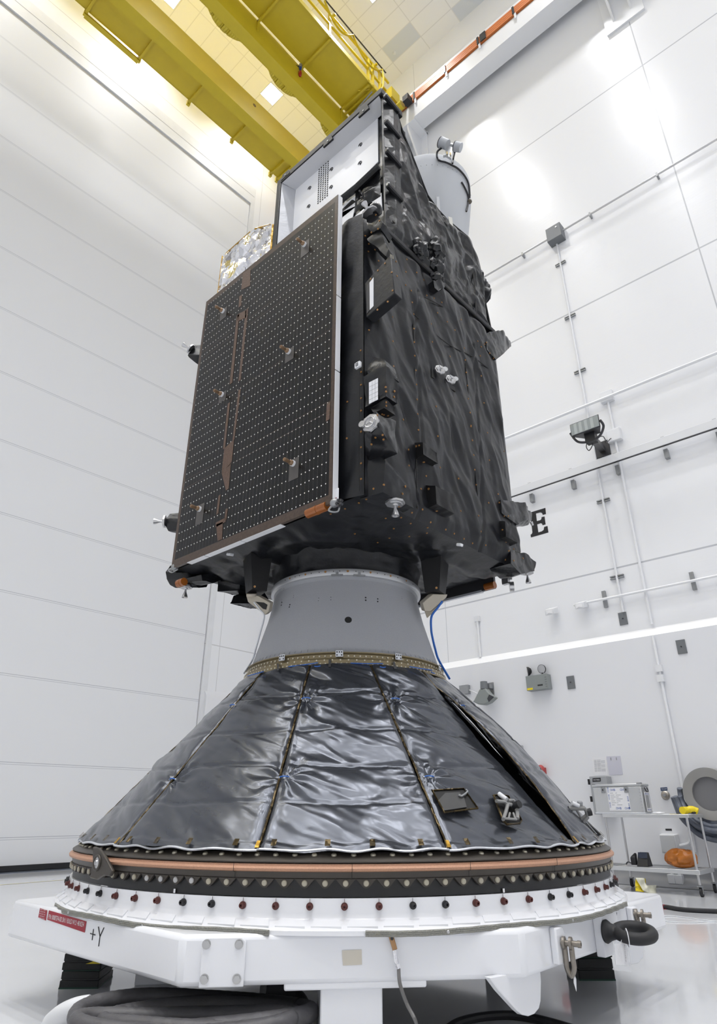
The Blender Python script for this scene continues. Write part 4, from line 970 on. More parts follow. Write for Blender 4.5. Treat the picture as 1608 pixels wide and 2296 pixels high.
# right-hand corner pods
YR = -1.17
r1 = block(ex(((1090, 746), (1100, 742), (1128, 742), (1133, 790), (1113, 807), (1092, 784)), lambda x, y: sY(x, y, YR), (0, .22, 0))+[sY(1145, 768, YR+.1), sY(1145, 776, YR+.1), sY(1134, 785, YR+.15)], m_mlib, 'corner_pod')
r2 = block(ex(((1123, 1122), (1177, 1128), (1181, 1164), (1160, 1176), (1140, 1162), (1125, 1150)), lambda x, y: sY(x, y, YR), (0, .2, 0))+[sY(1193, 1150, YR+.1), sY(1192, 1166, YR+.1), sY(1184, 1175, YR+.1)], m_mlib, 'corner_pod')
c = sY(1191, 1170, YR+.02); b = MB(); b.cyl(c, c+V((.02, 0, -.03)), .016, .012, n=12); b.build('pod_tip', m_steel, r2)
block(ex(((1122, 1150), (1160, 1172), (1162, 1190), (1167, 1238), (1150, 1246), (1130, 1215)), lambda x, y: sY(x, y, YR+.02), (0, .12, 0)), m_mli, 'corner_drape')
r4 = block(ex(((1146, 1231), (1180, 1240), (1203, 1260), (1200, 1281), (1168, 1287), (1146, 1263)), lambda x, y: sY(x, y, YR-.01), (0, .2, 0)), m_mlib, 'thruster_pod')
c = sY(1182, 1285, YR+.08); thruster(c, (.05, 0, -1), .060)
# far wing seen under the right edge
fx = sX(1066, 1319, 0)
b = MB(); b.box(AX+1.03, AX+1.06, AY-.83, AY+.86, 2.775, 5.3); fp = b.build('far_solar_panel', m_dark, t)
b = MB(); b.box(AX+1.028, AX+1.062, AY-.70, AY+.80, 2.765, 2.785); b.build('edge_strip', m_hem, fp)
c = sX(1110, 1311, 1.03); b = MB(); b.cyl(c, c+V((0, .10, 0)), .032, n=14); b.build('amber_roll', m_kap, fp)
c = sX(1134, 1298, 1.03); b = MB(); b.obox(c, V((1, 0, 0)), V((0, 1, 0)), ZZ, .02, .03, .05); b.cyl(c+V((0, -.03, -.08)), c+V((.02, -.06, -.08)), .045, n=16); b.cyl(c+V((0, -.02, .02)), c+V((.02, -.05, .02)), .035, n=16); b.build('latch', m_steel, fp)

# left-hand pods behind the panel
YP = 1.14
def sL(x, y, d=0): return sY(x, y, YP+d)
block(ex(((424, 797), (437, 773), (462, 772), (470, 800), (456, 825), (442, 815)), sL, (.10, -.12, 0)), m_mlib, 'thruster_pod')
thruster(sL(431, 785)+V((-.02, 0, 0)), (-.7, .55, .55), .055)
block(ex(((371, 1163), (381, 1152), (415, 1150), (415, 1200), (378, 1190), (368, 1172)), sL, (.10, -.12, 0)), m_mlib, 'thruster_pod')
thruster(sL(375, 1172)+V((-.03, .0, 0)), (-.72, .68, .0), .058)
block(ex(((370, 1282), (380, 1268), (402, 1262), (418, 1300), (412, 1316), (394, 1318), (374, 1298)), sL, (.14, -.14, 0)), m_mlib, 'thruster_pod')
thruster(sL(397, 1315)+V((.05, -.06, -.01)), (0, 0, -1), .058)
block(ex(((416, 1296), (470, 1285), (470, 1305), (442, 1314), (418, 1308)), lambda x, y: sY(x, y, 1.02), (.05, -.16, 0)), m_mlib, 'sensor_box')
block(ex(((488, 1304), (540, 1290), (560, 1318), (520, 1336), (488, 1326)), lambda x, y: sY(x, y, .98), (.12, -.16, 0)), m_mlib, 'sensor_box')
block(ex(((515, 1353), (524, 1335), (548, 1326), (560, 1340), (565, 1366), (530, 1358)), lambda x, y: sY(x, y, .92), (.12, -.12, 0)), m_mlib, 'sensor_box')

# --- folded solar panel on the left face
PX0 = AX-1.15
pm = mat('solar_cells', (.009, .0085, .009), .25, spec=.22)
nt = pm.node_tree; n = nt.nodes; l = nt.links; bs = n['Principled BSDF']
ge = n.new('ShaderNodeNewGeometry'); sx = n.new('ShaderNodeSeparateXYZ'); l.new(ge.outputs['Position'], sx.inputs[0])
u_ = mth('SUBTRACT', sx.outputs[1], AY); z_ = sx.outputs[2]
left = mth('GREATER_THAN', u_, .20)
def dots(y0, z0):
    a = mth('DIVIDE', mth('SUBTRACT', u_, y0), .0405); c = mth('DIVIDE', mth('SUBTRACT', z_, z0), .080)
    da = mth('MULTIPLY', mth('SUBTRACT', mth('FRACT', mth('ADD', a, .5)), .5), .0405); dc = mth('MULTIPLY', mth('SUBTRACT', mth('FRACT', mth('ADD', c, .5)), .5), .080)
    d2 = mth('ADD', mth('MULTIPLY', da, da), mth('MULTIPLY', dc, dc))
    dot = mth('LESS_THAN', d2, .0047**2)
    tri = mth('SUBTRACT', mth('PINGPONG', mth('ADD', z_, 0.0), .010), .005)
    lin = mth('LESS_THAN', mth('ABSOLUTE', mth('SUBTRACT', da, mth('MULTIPLY', tri, .7))), .0011)
    return dot, lin
d1, l1_ = dots(-.855, 2.868); d2_, l2_ = dots(.792, 2.928)
def sel(f, a, c): return mth('ADD', mth('MULTIPLY', mth('SUBTRACT', 1.0, f), a), mth('MULTIPLY', f, c))
dot = sel(left, d1, d2_); lin = sel(left, l1_, l2_)
inside = mth('MULTIPLY', mth('MULTIPLY', mth('GREATER_THAN', u_, -.925), mth('LESS_THAN', u_, .850)), mth('MULTIPLY', mth('GREATER_THAN', z_, 2.855), mth('LESS_THAN', z_, 5.575)))
sl = None
for x, y in ((744, 736), (732, 903), (731, 926), (748.5, 573), (748.5, 589)):
    zz_ = oX(x, y, PX0).z; q = mth('COMPARE', z_, zz_, .0016); sl = q if sl is None else mth('MAXIMUM', sl, q)
def mixc(f, a, c):
    m_ = n.new('ShaderNodeMix'); m_.data_type = 'RGBA'
    for i, v in ((6, a), (7, c)):
        if isinstance(v, tuple): m_.inputs[i].default_value = (*v, 1)
        else: l.new(v, m_.inputs[i])
    l.new(f, m_.inputs[0]); return m_.outputs[2]
brown = (.080, .058, .046)
nzt = n.new('ShaderNodeTexNoise'); nzt.inputs['Scale'].default_value = 45; l.new(ge.outputs['Position'], nzt.inputs['Vector'])
bro = mixc(nzt.outputs['Fac'], (.055, .041, .034), (.105, .075, .058))
cells = mixc(sl, mixc(dot, mixc(lin, (.0085, .008, .0085), (.055, .052, .05)), (.80, .78, .74)), brown)
l.new(mixc(inside, bro, cells), bs.inputs['Base Color'])
c0 = [oX(745, 1130, PX0), oX(385, 1272, PX0), oX(462, 677, PX0), oX(757, 437, PX0)]
y0p, y1p = (c0[0].y+c0[3].y)/2, (c0[1].y+c0[2].y)/2; z0p, z1p = (c0[0].z+c0[1].z)/2, (c0[2].z+c0[3].z)/2
b = MB(); b.box(PX0, PX0+.024, y0p, y1p, z0p, z1p); sp = b.build('solar_panel', pm, t)
for (z0, z1) in ((z0p+.03, z0p+1.05), (z0p+1.06, z0p+1.75), (z0p+1.76, z1p)): b = MB(); b.box(PX0+.004, PX0+.05, y0p-.006, y0p-.001, z0, z1); b.build('edge_strip', m_rad, sp)
for (ya, yb) in ((y0p+.50, y0p+.93), (y0p+.94, y0p+1.38), (y0p+1.39, y1p-.22)): b = MB(); b.box(PX0+.003, PX0+.05, ya, yb, z0p-.005, z0p-.0005); b.build('edge_strip', m_rad, sp)
hb = mat('harness_brown', (.10, .055, .035), .5, bump=.7, bscale=90, var=.5, vscale=60)
for px in (((545, 612), (562, 602), (561, 640), (541, 650)), ((537, 665), (543, 660), (541, 685), (535, 690)), ((551, 695), (557, 690), (540, 852), (535, 855)), ((531, 708), (537, 704), (521, 858), (515, 862)), ((533, 705), (553, 694), (552, 712), (531, 722)), ((511, 905), (516, 902), (505, 1005), (500, 1008)), ((535, 875), (540, 872), (526, 985), (521, 990)), ((503, 1006), (525, 985), (520, 1035), (497, 1062)), ((497, 1060), (518, 1040), (513, 1095), (507, 1100)), ((490, 1112), (495, 1108), (490, 1150), (485, 1155)), ((506, 1142), (511, 1140), (508, 1165), (503, 1168)), ((484, 1172), (507, 1160), (506, 1170), (483, 1183)), ((485, 1176), (500, 1170), (498, 1209), (488, 1213)), ((733, 905), (741, 900), (739, 940), (731, 945))):
    b = MB(); b.prism([oX(x, y, PX0-.0015) for x, y in px], (-.001, 0, 0)); b.build('harness_strip', hb, sp)
gp = mat('pad_grey', (.075, .068, .064), .4); m_post = mat('hold_down_bronze', (.27, .175, .105), .38, .6)
for (x, y), (w, h) in zip(((685, 549), (502, 698), (650, 789), (500, 885), (660, 1040), (450, 1142)), ((.10, .16), (.10, .13), (.09, .12), (.09, .10), (.10, .17), (.10, .18))):
    c = oX(x, y, PX0); b = MB(); b.prism([c+V((-.0015, sy_, sz_)) for sy_, sz_ in ((-.05, -h*.75), (.05, -h*.75), (.05, h*.25), (-.05, h*.25))], (-.001, 0, 0)); pd = b.build('post_pad', gp, sp)
    c = c+V((0, .006, .002)); b = MB(); b.cyl(c, c+V((-.020, 0, 0)), .023, n=20); b.build('post_washer', m_rad, pd)
    b = MB(); b.lathe([(0, .085), (.006, .085), (.006, .080), (.013, .080), (.015, .074), (.013, .03), (.02, .02), (.02, 0), (0, 0)], c+V((-.012, 0, 0)), 16, axis=(-1, 0, 0)); b.build('hold_down_post', m_post, pd)
# hinge hardware at the lower corners
c = oX(752, 1112, PX0+.03); b = MB(); b.obox(c, V((1, 0, 0)), V((0, 1, 0)), ZZ, .004, .03, .05); hi = b.build('hinge_plate', m_rad, sp, bev=.004)
b = MB()
for s, v in ((-.012, -.02), (.008, -.02), (-.012, -.032), (.008, -.032)): b.cyl(c+V((-.004, s, v)), c+V((-.006, s, v)), .004, n=8)
b.build('red_dots', m_red, hi)
c = oX(750, 1128, PX0+.02)
b = MB(); b.ball(c, .035, 10, (.8, 1, .9)); b.tube(smoothpath([c, c+V((-.02, .03, -.05)), c+V((0, -.03, -.07)), c+V((0, -.05, -.02))]), .006, 6); b.build('hinge_fitting', m_galv, sp)
for k in range(5): a = 2*PI*k/5; b = MB(); q = c+V((0, -.055+.02*math.cos(a), -.02+.02*math.sin(a))); b.cyl(q, q+V((-.02, 0, 0)), .010, n=10); b.build('hinge_bolt', m_dark, sp)
for x0, x1, y in ((690, 734, 1147), (400, 418, 1269)):
    a, d = oX(x0, y+(734-x0)*.12, PX0+.02), oX(x1, y-(2 if x1 > 600 else 4), PX0+.02); d.z = a.z; b = MB(); b.cyl(a, d, .032, n=20); b.cyl((a+d)/2-V((0, .008, 0)), (a+d)/2+V((0, .008, 0)), .034, n=20); b.build('amber_roll', m_kap, sp)
b = MB(); c = oX(392, 1272, PX0+.02); b.ball(c, .035, 10, (.8, 1, .9)); b.tube(smoothpath([c, c+V((-.03, .04, -.02)), c+V((-.02, .0, -.05)), c+V((0, -.05, -.03))]), .005, 6); b.build('hinge_fitting', m_galv, sp)
# ledge on top of the body behind the panel
b = MB(); b.box(AX-.99, AX-.80, AY-1.02, AY+.9, 5.42, 5.45); b.build('top_plate', m_rad, t)

# --- amber buttons, each set on the surface seen there
def buttons(lst, nm, r=.0072):
    hs = [hit(x, y) for x, y in lst]
    for p, nn in hs:
        if (p-CAM).length > 9 or p.z < 2.5: continue
        b = MB(); b.cyl(p-nn*.004, p+nn*.003, r, n=12); b.cyl(p+nn*.003, p+nn*.005, .003, n=8); b.build(nm, m_btn, t)
BU = [c6(p) for p in ((308, 665), (258, 690), (163, 730), (65, 765), (230, 900), (465, 930), (385, 960), (440, 795), (545, 790), (610, 830), (495, 865), (600, 918), (725, 858), (720, 895))]
BP = ((846, 931), (857, 929), (861, 930), (870, 932), (858, 975), (860, 985), (842, 981), (833, 996), (843, 482), (851, 495), (848, 513), (833, 521), (819, 529), (827, 547), (841, 560), (826, 564), (849, 585), (838, 1096), (861, 1087), (895, 1136), (902, 1107), (909, 1091), (1117, 1108), (1120, 1127), (1131, 1157), (1140, 1157), (1127, 1188), (1141, 1235), (1133, 1255), (1152, 1257), (1173, 1252), (1152, 1231), (1077, 798), (1091, 768), (1107, 803), (1098, 792), (1087, 772), (809, 786), (810, 834), (810, 863), (810, 893), (810, 921), (810, 968), (810, 1003), (810, 1039), (810, 1074), (779, 901), (778, 983), (865, 868), (866, 878), (884, 878), (884, 890), (866, 902), (866, 910))
buttons(BT, 'blanket_button'); buttons(BU, 'underside_button'); buttons(BP, 'pod_button')

# --- upper instrument module
XH, XI, YI0, YI1, ZI1 = -.75, -.60, -1.105, .375, 7.30
b = MB(); b.box(AX-.56, AX+.62, AY-1.06, AY+.32, 5.42, 6.35); b.box(AX-.56, AX-.30, AY-1.06, AY+.32, 6.3, ZI1-.05); b.build('instrument_module', m_mlid, t)
# side shield: outline traced along its curved rear edge
prf = [(-.73, 7.28), (-.546, 7.289), (-.43, 7.04), (-.30, 6.85), (-.07, 6.49), (.10, 6.44), (.27, 6.44), (.656, 6.52), (.742, 6.40), (.85, 5.9), (.93, 5.46)]
def ztop(x):
    for k in range(len(prf)-1):
        (xa, za), (xb, zb) = prf[k], prf[k+1]
        if xa <= x <= xb: return za+(zb-za)*(x-xa)/(xb-xa)
    return prf[-1][1]
def shield(u, v):
    x = -.72+(.93+.72)*u; z = 5.42+(ztop(x)-5.42)*v; e = min(u*1.6, (1-u)*1.6, v*1.5, (1-v)*1.5); k = min(1, e/.10)
    h = .024*facet(x*6.5+z*3.6, z*3.2-x*3.6, 4.2, .6)+.013*facet(x*11+z*8, z*7-x*8, 6.1, .6)+.010*noise.noise(V((x*3, z*3, 7)))+.0025*facet(x*28, z*24, 7)
    if x < -.52: h *= .12
    return W(x, YF-.004-max(-.012, (h+.046)*k), z)
b = MB(); b.grid(shield, 130, 130); o = b.build('side_shield', m_mlib, t, ang=180)
md = o.modifiers.new('solid', 'SOLIDIFY'); md.thickness = .03; md.offset = -1
b = MB(); b.tube([W(x, YF-.02, z-.004) for x, z in prf], .012, 6); b.build('shield_edge', m_mlid, t)
b = MB(); b.box(AX-.78, AX+.97, YF+AY-.055, YF+AY+.03, 5.385, 5.44); b.build('shield_ledge', m_mlid, t, bev=.012)
seam(((881, 300), (884, 350), (885, 420), (886, 480), (884, 530)), lambda x, y: sY(x, y, YF-.03), .005)
seam(((1058, 560), (1062, 620), (1066, 660), (1068, 706)), lambda x, y: sY(x, y, YF-.05), .008)
seam(((880, 495), (905, 520), (938, 545)), lambda x, y: sY(x, y, YF-.04), .004)
for z in (7.22, 6.84, 6.43, 5.98):
    b = MB(); b.prism([W(x, YF-.03, zz_) for x, zz_ in ((-.745, z+.025), (-.53, z+.015), (-.53, z-.04), (-.745, z-.03))], (0, -.045, 0)); b.build('louvre_bar', m_mlib, t, bev=.012)
# hood: top slab, side wall and sill round the white radiators
b = MB(); b.box(AX+XH, AX-.42, AY+YI0-.02, AY+YI1+.03, ZI1-.01, ZI1+.075); b.build('hood_top', m_mlid, t, bev=.008)
for px in ((640, 392), (735, 316), (815, 248)):
    p = sX(px[0], px[1], XH-.004); b = MB(); b.prism([p+V((0, s, v)) for s, v in ((-.07, -.03), (.07, -.03), (.05, .045), (-.05, .045))], (.02, 0, 0)); o = b.build('hood_clamp', m_mlid, t); b = MB(); b.cyl(p, p+V((-.005, 0, 0)), .010, n=10); b.build('clamp_bolt', m_galv, o)
b = MB(); b.prism([W(XH+.01, YI0+.02, ZI1-.012), W(XI, YI0+.05, ZI1-.05), W(XI, YI1-.10, ZI1-.05), W(XH+.01, YI1-.02, ZI1-.012)], (0, 0, .004)); b.build('hood_lining', m_lining, t)
b = MB(); b.box(AX+XH, AX-.40, AY+YI1-.035, AY+YI1+.03, 5.45, ZI1); b.build('hood_side', m_mlid, t, bev=.006)
b = MB(); b.prism([W(XH+.01, YI1-.04, 5.6), W(XH+.01, YI1-.04, ZI1-.02), W(XI, YI1-.11, ZI1-.05), W(XI, YI1-.11, 5.6)], (0, -.004, 0)); b.build('side_lining', m_lining, t)
b = MB(); b.box(AX+XI+.012, AX+XI+.03, AY+YI0+.02, AY+YI1-.03, 5.47, ZI1-.03); b.build('back_wall', m_mlib, t)
zb0, zb1 = 6.40, 7.255
b = MB(); b.prism([sX(x, y, XI) for x, y in ((663, 423), (847, 265), (848, 362))]+[W(XI, -.43, sX(762, 448, XI).z)]+[W(XI, .277, zb0-.30)], (.01, 0, 0)); rd = b.build('large_radiator', m_rad, t)
b = MB(); b.prism([sX(x, y, XI-.002) for x, y in ((762, 466), (799, 437), (800, 462), (762, 492))], (.006, 0, 0)); b.build('small_radiator', m_rad, t)
b = MB(); b.prism([sX(x, y, XI-.002) for x, y in ((762, 478), (797, 462), (790, 490), (762, 508))], (.006, 0, 0)); b.build('small_radiator', m_rad, t)
b = MB(); b.prism([sX(x, y, XI-.004) for x, y in ((762, 474), (789, 448), (792, 448), (798, 452), (762, 479))], (.004, 0, 0)); b.build('radiator_divider', m_seam, t)
b = MB(); b.tube([sX(760, 452, XI-.05), sX(800, 420, XI-.05), sX(849, 374, XI-.05)], .035, 8); b.build('sill_roll', m_mlib, t)
b = MB(); b.prism([sX(x, y, XI-.02) for x, y in ((833, 452), (855, 432), (857, 470), (850, 462))], (.01, 0, 0)); cr = b.build('corner_radiator', m_rad, t)
b = MB(); b.prism([sX(x, y, -.95) for x, y in ((760, 514), (816, 468), (819, 474), (762, 521))], (.02, 0, 0)); b.build('ledge_edge', m_rad, t)
def crumpX(px, x, nm, m):
    q = [sX(*p, x) for p in px]
    def fn(u, v):
        p = (q[0]*(1-u)+q[1]*u)*(1-v)+(q[3]*(1-u)+q[2]*u)*v; e = min(u, 1-u, v, 1-v)
        return p+V((-(.05*facet(p.y*6+p.z*3, p.z*6-p.y*3, 2)+.02*facet(p.y*16, p.z*14, 5))*min(1, e*6), 0, 0))
    b = MB(); b.grid(fn, 40, 40); b.build(nm, m, t, ang=180)
crumpX(((798, 420), (852, 378), (854, 440), (795, 478)), XI-.02, 'crumpled_blanket', m_mlib)
# radiator markings
for x, y in ((694, 422), (692, 463), (743, 380), (742, 420), (808, 325), (807, 366)):
    p = sX(x, y, XI-.002); b = MB(); b.tube([p+V((0, .022*math.cos(a), .022*math.sin(a))) for a in [2*PI*k/16 for k in range(13)]], .005, 6); b.cyl(p, p+V((-.004, 0, 0)), .009, n=10); b.build('lifting_point', m_dark, rd)
b = MB()
a0, a1, a2 = sX(716, 380, XI-.002), sX(736, 363, XI-.002), sX(714, 455, XI-.002)
du = (a1.y-a0.y)/4; dv = (a2.z-a0.z)/16
for i in range(5):
    for j in range(17):
        if j % 3 == 2 and i % 2: pass
        p = V((a0.x, a0.y+du*i, a0.z+dv*j)); b.cyl(p, p+V((-.0015, 0, 0)), .0095, n=10)
b.build('perforations', m_seam, rd)
# --- silver instrument with gold-taped rim, left of the hood
xs_ = -.70
op = [(500, 575), (508, 569), (562, 521), (573, 514), (606, 505), (613, 505)]
def sil(px, x): return sX(px[0], px[1], x)
rim = [sil(p, xs_) for p in op]
low = [V((p.x, p.y, 5.9)) for p in rim]
b = MB(); b.prism([rim[0], *rim[1:], V((rim[-1].x, rim[-1].y, 5.9)), V((rim[0].x, rim[0].y, 5.9))], (.45, 0, 0)); si = b.build('silver_instrument', m_silver, t, bev=.02, ang=30)
ymin, ymax = rim[-1].y, rim[0].y
def silface(u, v):
    y = ymax+(ymin-ymax)*u; zt = None
    for k in range(len(rim)-1):
        a, c = rim[k], rim[k+1]
        if min(a.y, c.y)-1e-6 <= y <= max(a.y, c.y)+1e-6: zt = a.z+(c.z-a.z)*((y-a.y)/(c.y-a.y) if abs(c.y-a.y) > 1e-6 else 0); break
    zt = zt or rim[0].z; z = zt+(5.9-zt)*v
    k = min(1, min(u, 1-u)*9, v*9)
    return V((AX+xs_-.012-k*(.065*facet(y*5+z*3, z*5-y*4, 3)+.034*facet(y*13+z*4, z*11, 8)+.014*facet(y*30, z*26+y*9, 4)), y, z))
b = MB(); b.grid(silface, 60, 60); b.build('foil_face', m_silver, si, ang=25)
b = MB(); b.tube([V((rim[0].x, rim[0].y, 5.95)), rim[0]], .016, 6); b.tube(rim[1:3], .016, 6); b.tube(rim[3:5], .016, 6); b.tube([rim[5], V((rim[5].x, rim[5].y, 5.95))], .018, 6); b.build('gold_edge', m_gold, si)

# --- grey telescope baffle
TC = W(.72, -.60, 0); TR_, TZ = .51, 7.70
tp = [(TR_-.03, TZ), (TR_, TZ), (TR_+.004, TZ-.02), (TR_-.002, TZ-.10), (TR_-.010, TZ-.30), (TR_-.05, TZ-.60), (TR_-.105, TZ-.95), (TR_-.13, TZ-1.25), (TR_-.12, TZ-1.5), (TR_-.08, TZ-1.9), (TR_-.15, TZ-1.9), (TR_-.18, TZ-1.2)]
b = MB(); b.lathe(tp, (TC.x, TC.y, 0), 96, closed=True); te = b.build('telescope_baffle', m_teles, t, ang=60)
def onT(px, py, off=0.0):
    d = ray(px, py); pr_ = tp[1:10]
    for i in range(6000):
        P = CAM + d*(4.5+i*.001); R = None
        for k in range(len(pr_)-1):
            if pr_[k+1][1] <= P.z <= pr_[k][1]: f = (pr_[k][1]-P.z)/max(1e-6, pr_[k][1]-pr_[k+1][1]); R = pr_[k][0]+(pr_[k+1][0]-pr_[k][0])*f; break
        if R and math.hypot(P.x-TC.x, P.y-TC.y) <= R+off: return P
    return CAM + d*6.8
cab = [onT(x, y, .015) for x, y in ((989, 333), (981, 340), (980, 352), (986, 360), (1000, 364), (1013, 370), (1027, 378), (1041, 393), (1050, 410), (1053, 430), (1053, 443))]
b = MB(); b.tube(smoothpath(cab, 4), .011, 8); b.tube(smoothpath([onT(x, y, .015) for x, y in ((1020, 341), (1017, 354), (1015, 366))], 4), .010, 8); b.tube(smoothpath([onT(x, y, .012) for x, y in ((1035, 408), (1042, 420), (1049, 436), (1051, 448), (1049, 462), (1046, 474))], 4), .010, 8); b.build('cable', m_black, te)
p = onT(1053, 452, .02); b = MB(); b.ball(p, .028, 10); b.build('cable_boss', mat('boss_brown', (.10, .085, .06), .5), te)
n_ = (V((TC.x, TC.y, 0))-CAM); n_.z = 0; n_.normalize(); tc_ = onT(1003, 345, .02)
def TS(px, py, off=0.0): d = ray(px, py); o = tc_-n_*off; return CAM + d*((o-CAM).dot(n_)/d.dot(n_))
b = MB(); b.prism([TS(x, y) for x, y in ((997, 332), (1000, 345), (994, 354), (1000, 353), (1012, 360), (1014, 352), (1018, 341), (1020, 330), (1014, 336), (1002, 333))], n_*-.03); b.prism([TS(x, y) for x, y in ((1003, 324), (1016, 327), (1017, 330), (1003, 327))], n_*-.03); cm_ = b.build('camera_bracket', m_alu, te)
for xa, ya, xb, yb, r in ((988, 319, 1004, 325, .058), (1020, 328, 1034, 331, .052)):
    a, c = TS(xa, ya, .05), TS(xb, yb, .05); b = MB(); b.cyl(a, c, r, r*.92, n=18); o = b.build('camera_barrel', m_teles, te); b = MB(); b.cyl(a-(c-a).normalized()*.004, a+(c-a).normalized()*.004, r*1.04, n=18); b.build('lens_ring', m_dark, o)
b = MB(); b.prism([TS(x, y, .04) for x, y in ((1000, 341), (1004, 340), (1005, 345), (1001, 346))], n_*-.005); b.prism([TS(x, y, .04) for x, y in ((1008, 342), (1012, 343), (1012, 348), (1008, 347))], n_*-.005); b.build('connector', mat('connector_gold', (.5, .4, .2), .4, .4), cm_)
b = MB(); q = [onT(x, y, .006) for x, y in ((979, 442), (985, 442), (988, 480), (980, 480))]; b.prism(q, n_*-.006); b.build('strut_foot', m_offw, te)
b = MB(); b.prism([TS(x, y, .05) for x, y in ((1005, 485), (1014, 488), (1016, 508), (1008, 500))], n_*.03); b.build('mount_foot', mat('warm_white', (.66, .65, .60), .5), te)
b = MB()
for k in range(24):
    for j, z in enumerate((7.52, 7.3, 7.05)):
        a = -180+7*k+3*j; P = V((TC.x+(TR_-.002-.05*j)*math.cos(math.radians(a)), TC.y+(TR_-.002-.05*j)*math.sin(math.radians(a)), z)); b.ball(P, .004, 6)
b.build('rivets', m_galv, te)
# ================================================================== RIGHT WALL FITTINGS
def rw(x, y, off=0.0): return oX(x, y, XR-off)       # on the upper wall
def lw_(x, y, off=0.0): return oX(x, y, XL-off)      # on the thicker lower wall
YV, ZVv = V((0, 1, 0)), ZZ
def conduit(pts, r, label, group='wall conduits', m=m_white, clamps=(), cm=m_galv, surf=XR):
    t = thing('conduit', label, 'pipe', pts[0], group)
    b = MB(); b.tube(pts, r, 8); b.build('pipe', m, t)
    for c in clamps:
        b = MB(); b.box(surf-.12, surf-.001, c.y-.018, c.y+.018, c.z-.05, c.z+.05); b.build('clamp', cm, t)
    return t
def avz(a, c): z = (a.z+c.z)/2; a.z = z; c.z = z; return a, c
def horiz(p0, p1, off, far=None):
    a, c = rw(*p0, off), rw(*p1, off); avz(a, c)
    return [V((a.x, a.y + (3 if True else 0), a.z)), V((c.x, c.y-4, c.z))]
pts = horiz((1080.5, 624.4), (1608, 312), .10)
conduit(pts, .022, 'long thin grey conduit held off the right wall, running through the grey pull box', clamps=[V((XR, rw(x, y, .1).y, pts[0].z)) for x, y in ((1172, 572), (1323, 482), (1474, 394))], m=m_steel)
# grey pull box with a vertical drop
a, c = rw(1231, 519, .22), rw(1254, 538, .22)
t = thing('pull_box', 'small grey square pull box where the conduit on the right wall drops down', 'box', (XR-.1, (a.y+c.y)/2, pts[0].z-.2))
zc = pts[0].z-.02; hy = .175; yc = (a.y+c.y)/2
b = MB(); b.box(XR-.22, XR-.001, yc-hy, yc+hy, zc-.20, zc+.20); bx_ = b.build('housing', m_greyd, t, bev=.006)
b = MB(); b.box(XR-.226, XR-.22, yc-hy+.01, yc+hy-.01, zc-.19, zc+.19); b.build('cover', mat('box_cover', (.19, .20, .215), .45), t)
b = MB(); p = V((XR-.226, yc-.08, zc+.10)); b.cyl(p, p+V((-.01, 0, 0)), .018, n=12); b.build('latch', m_steel, t)
def vert(px, off, z1=None, surf=XR):
    q = [oX(x, y, surf-off) for x, y in px]; y = sum(p.y for p in q)/len(q); return y, max(p.z for p in q), min(p.z for p in q)
y, zt_, zb_ = vert(((1247, 541), (1277, 702), (1314, 912), (1349, 1084), (1388, 1334)), .03)
y1_ = y; zend = lw_(1397, 1382).z
t = conduit([V((XR-.03, y, zc-.2)), V((XR-.03, y, zend+.1))], .022, 'white vertical conduit dropping from the grey pull box to a switch plate')
for px in ((1257, 589), (1278, 708), (1301, 830), (1351, 1122), (1382, 1293)):
    p = rw(*px, .05); b = MB(); b.box(XR-.045, XR-.001, y-.12, y+.12, p.z+.012, p.z+.03); b.box(XR-.045, XR-.001, y-.12, y+.12, p.z-.03, p.z-.012); b.build('strut_clamp', m_galv, t)
def plate(px, label, s=(.07, .11), surf=XR, m=m_greyd):
    p = oX(*px, surf-.012); b = MB(); b.box(surf-.016, surf-.0005, p.y-s[0], p.y+s[0], p.z-s[1], p.z+s[1])
    t = thing('switch_plate', label, 'plate', (surf, p.y, p.z-s[1]), 'grey plates on the right wall'); b.build('cover', m, t, bev=.004)
    b = MB(); q = V((surf-.016, p.y, p.z)); b.cyl(q, q+V((-.006, 0, 0)), .012, n=10); b.build('knob', m_dark, t)
plate((1397, 1387), 'small grey plate at the lower end of the vertical conduit, just above the ledge')
plate((1528, 1450), 'small grey plate below the white ledge near the right edge of the photo', surf=XL)
plate((1280, 1530), 'small grey plate on the wall right of the emergency light', surf=XL)
# second horizontal conduit with junction boxes
pts = horiz((1135, 982.8), (1608, 790), .10)
conduit(pts, .03, 'white horizontal conduit above the floodlight on the right wall', m=m_white)
def jbox(px, surf, s, label, dep=.09):
    p = oX(*px, surf-dep/2); t = thing('junction_box', label, 'box', (surf, p.y, p.z-s), 'white junction boxes')
    b = MB(); b.box(surf-dep, surf-.001, p.y-s, p.y+s, p.z-s, p.z+s); b.build('housing', m_offw, t, bev=.006)
    b = MB(); b.box(surf-dep-.006, surf-dep, p.y-s*.9, p.y+s*.9, p.z-s*.9, p.z+s*.9); b.build('cover', m_white, t, bev=.003)
    return p
pj = jbox((1361, 890), XR, .12, 'white junction box on the horizontal conduit above the floodlight')
pj2 = jbox((1378, 977), XR, .13, 'white junction box wired to the floodlight')
y, zt_, zb_ = vert(((1386, 1018), (1425, 1213), (1450, 1340)), .03)
conduit([V((XR-.035, pj.y, pj.z)), V((XR-.035, pj.y, pj2.z))], .024, 'short white conduit linking the two junction boxes beside the floodlight')
conduit([V((XR-.035, y, pj2.z)), V((XR-.035, y, ZL+.2))], .024, 'white vertical conduit falling from the floodlight junction box to the ledge', clamps=())
y2 = sum(lw_(x, yy, .03).y for x, yy in ((1478, 1495), (1519, 1710)))/2
t = conduit([V((XL-.03, y2, ZL-.01)), V((XL-.03, y2, lw_(1535, 1792).z)), V((XL-.03, y2, .45))], .022, 'white vertical conduit down the lower right wall behind the cart')
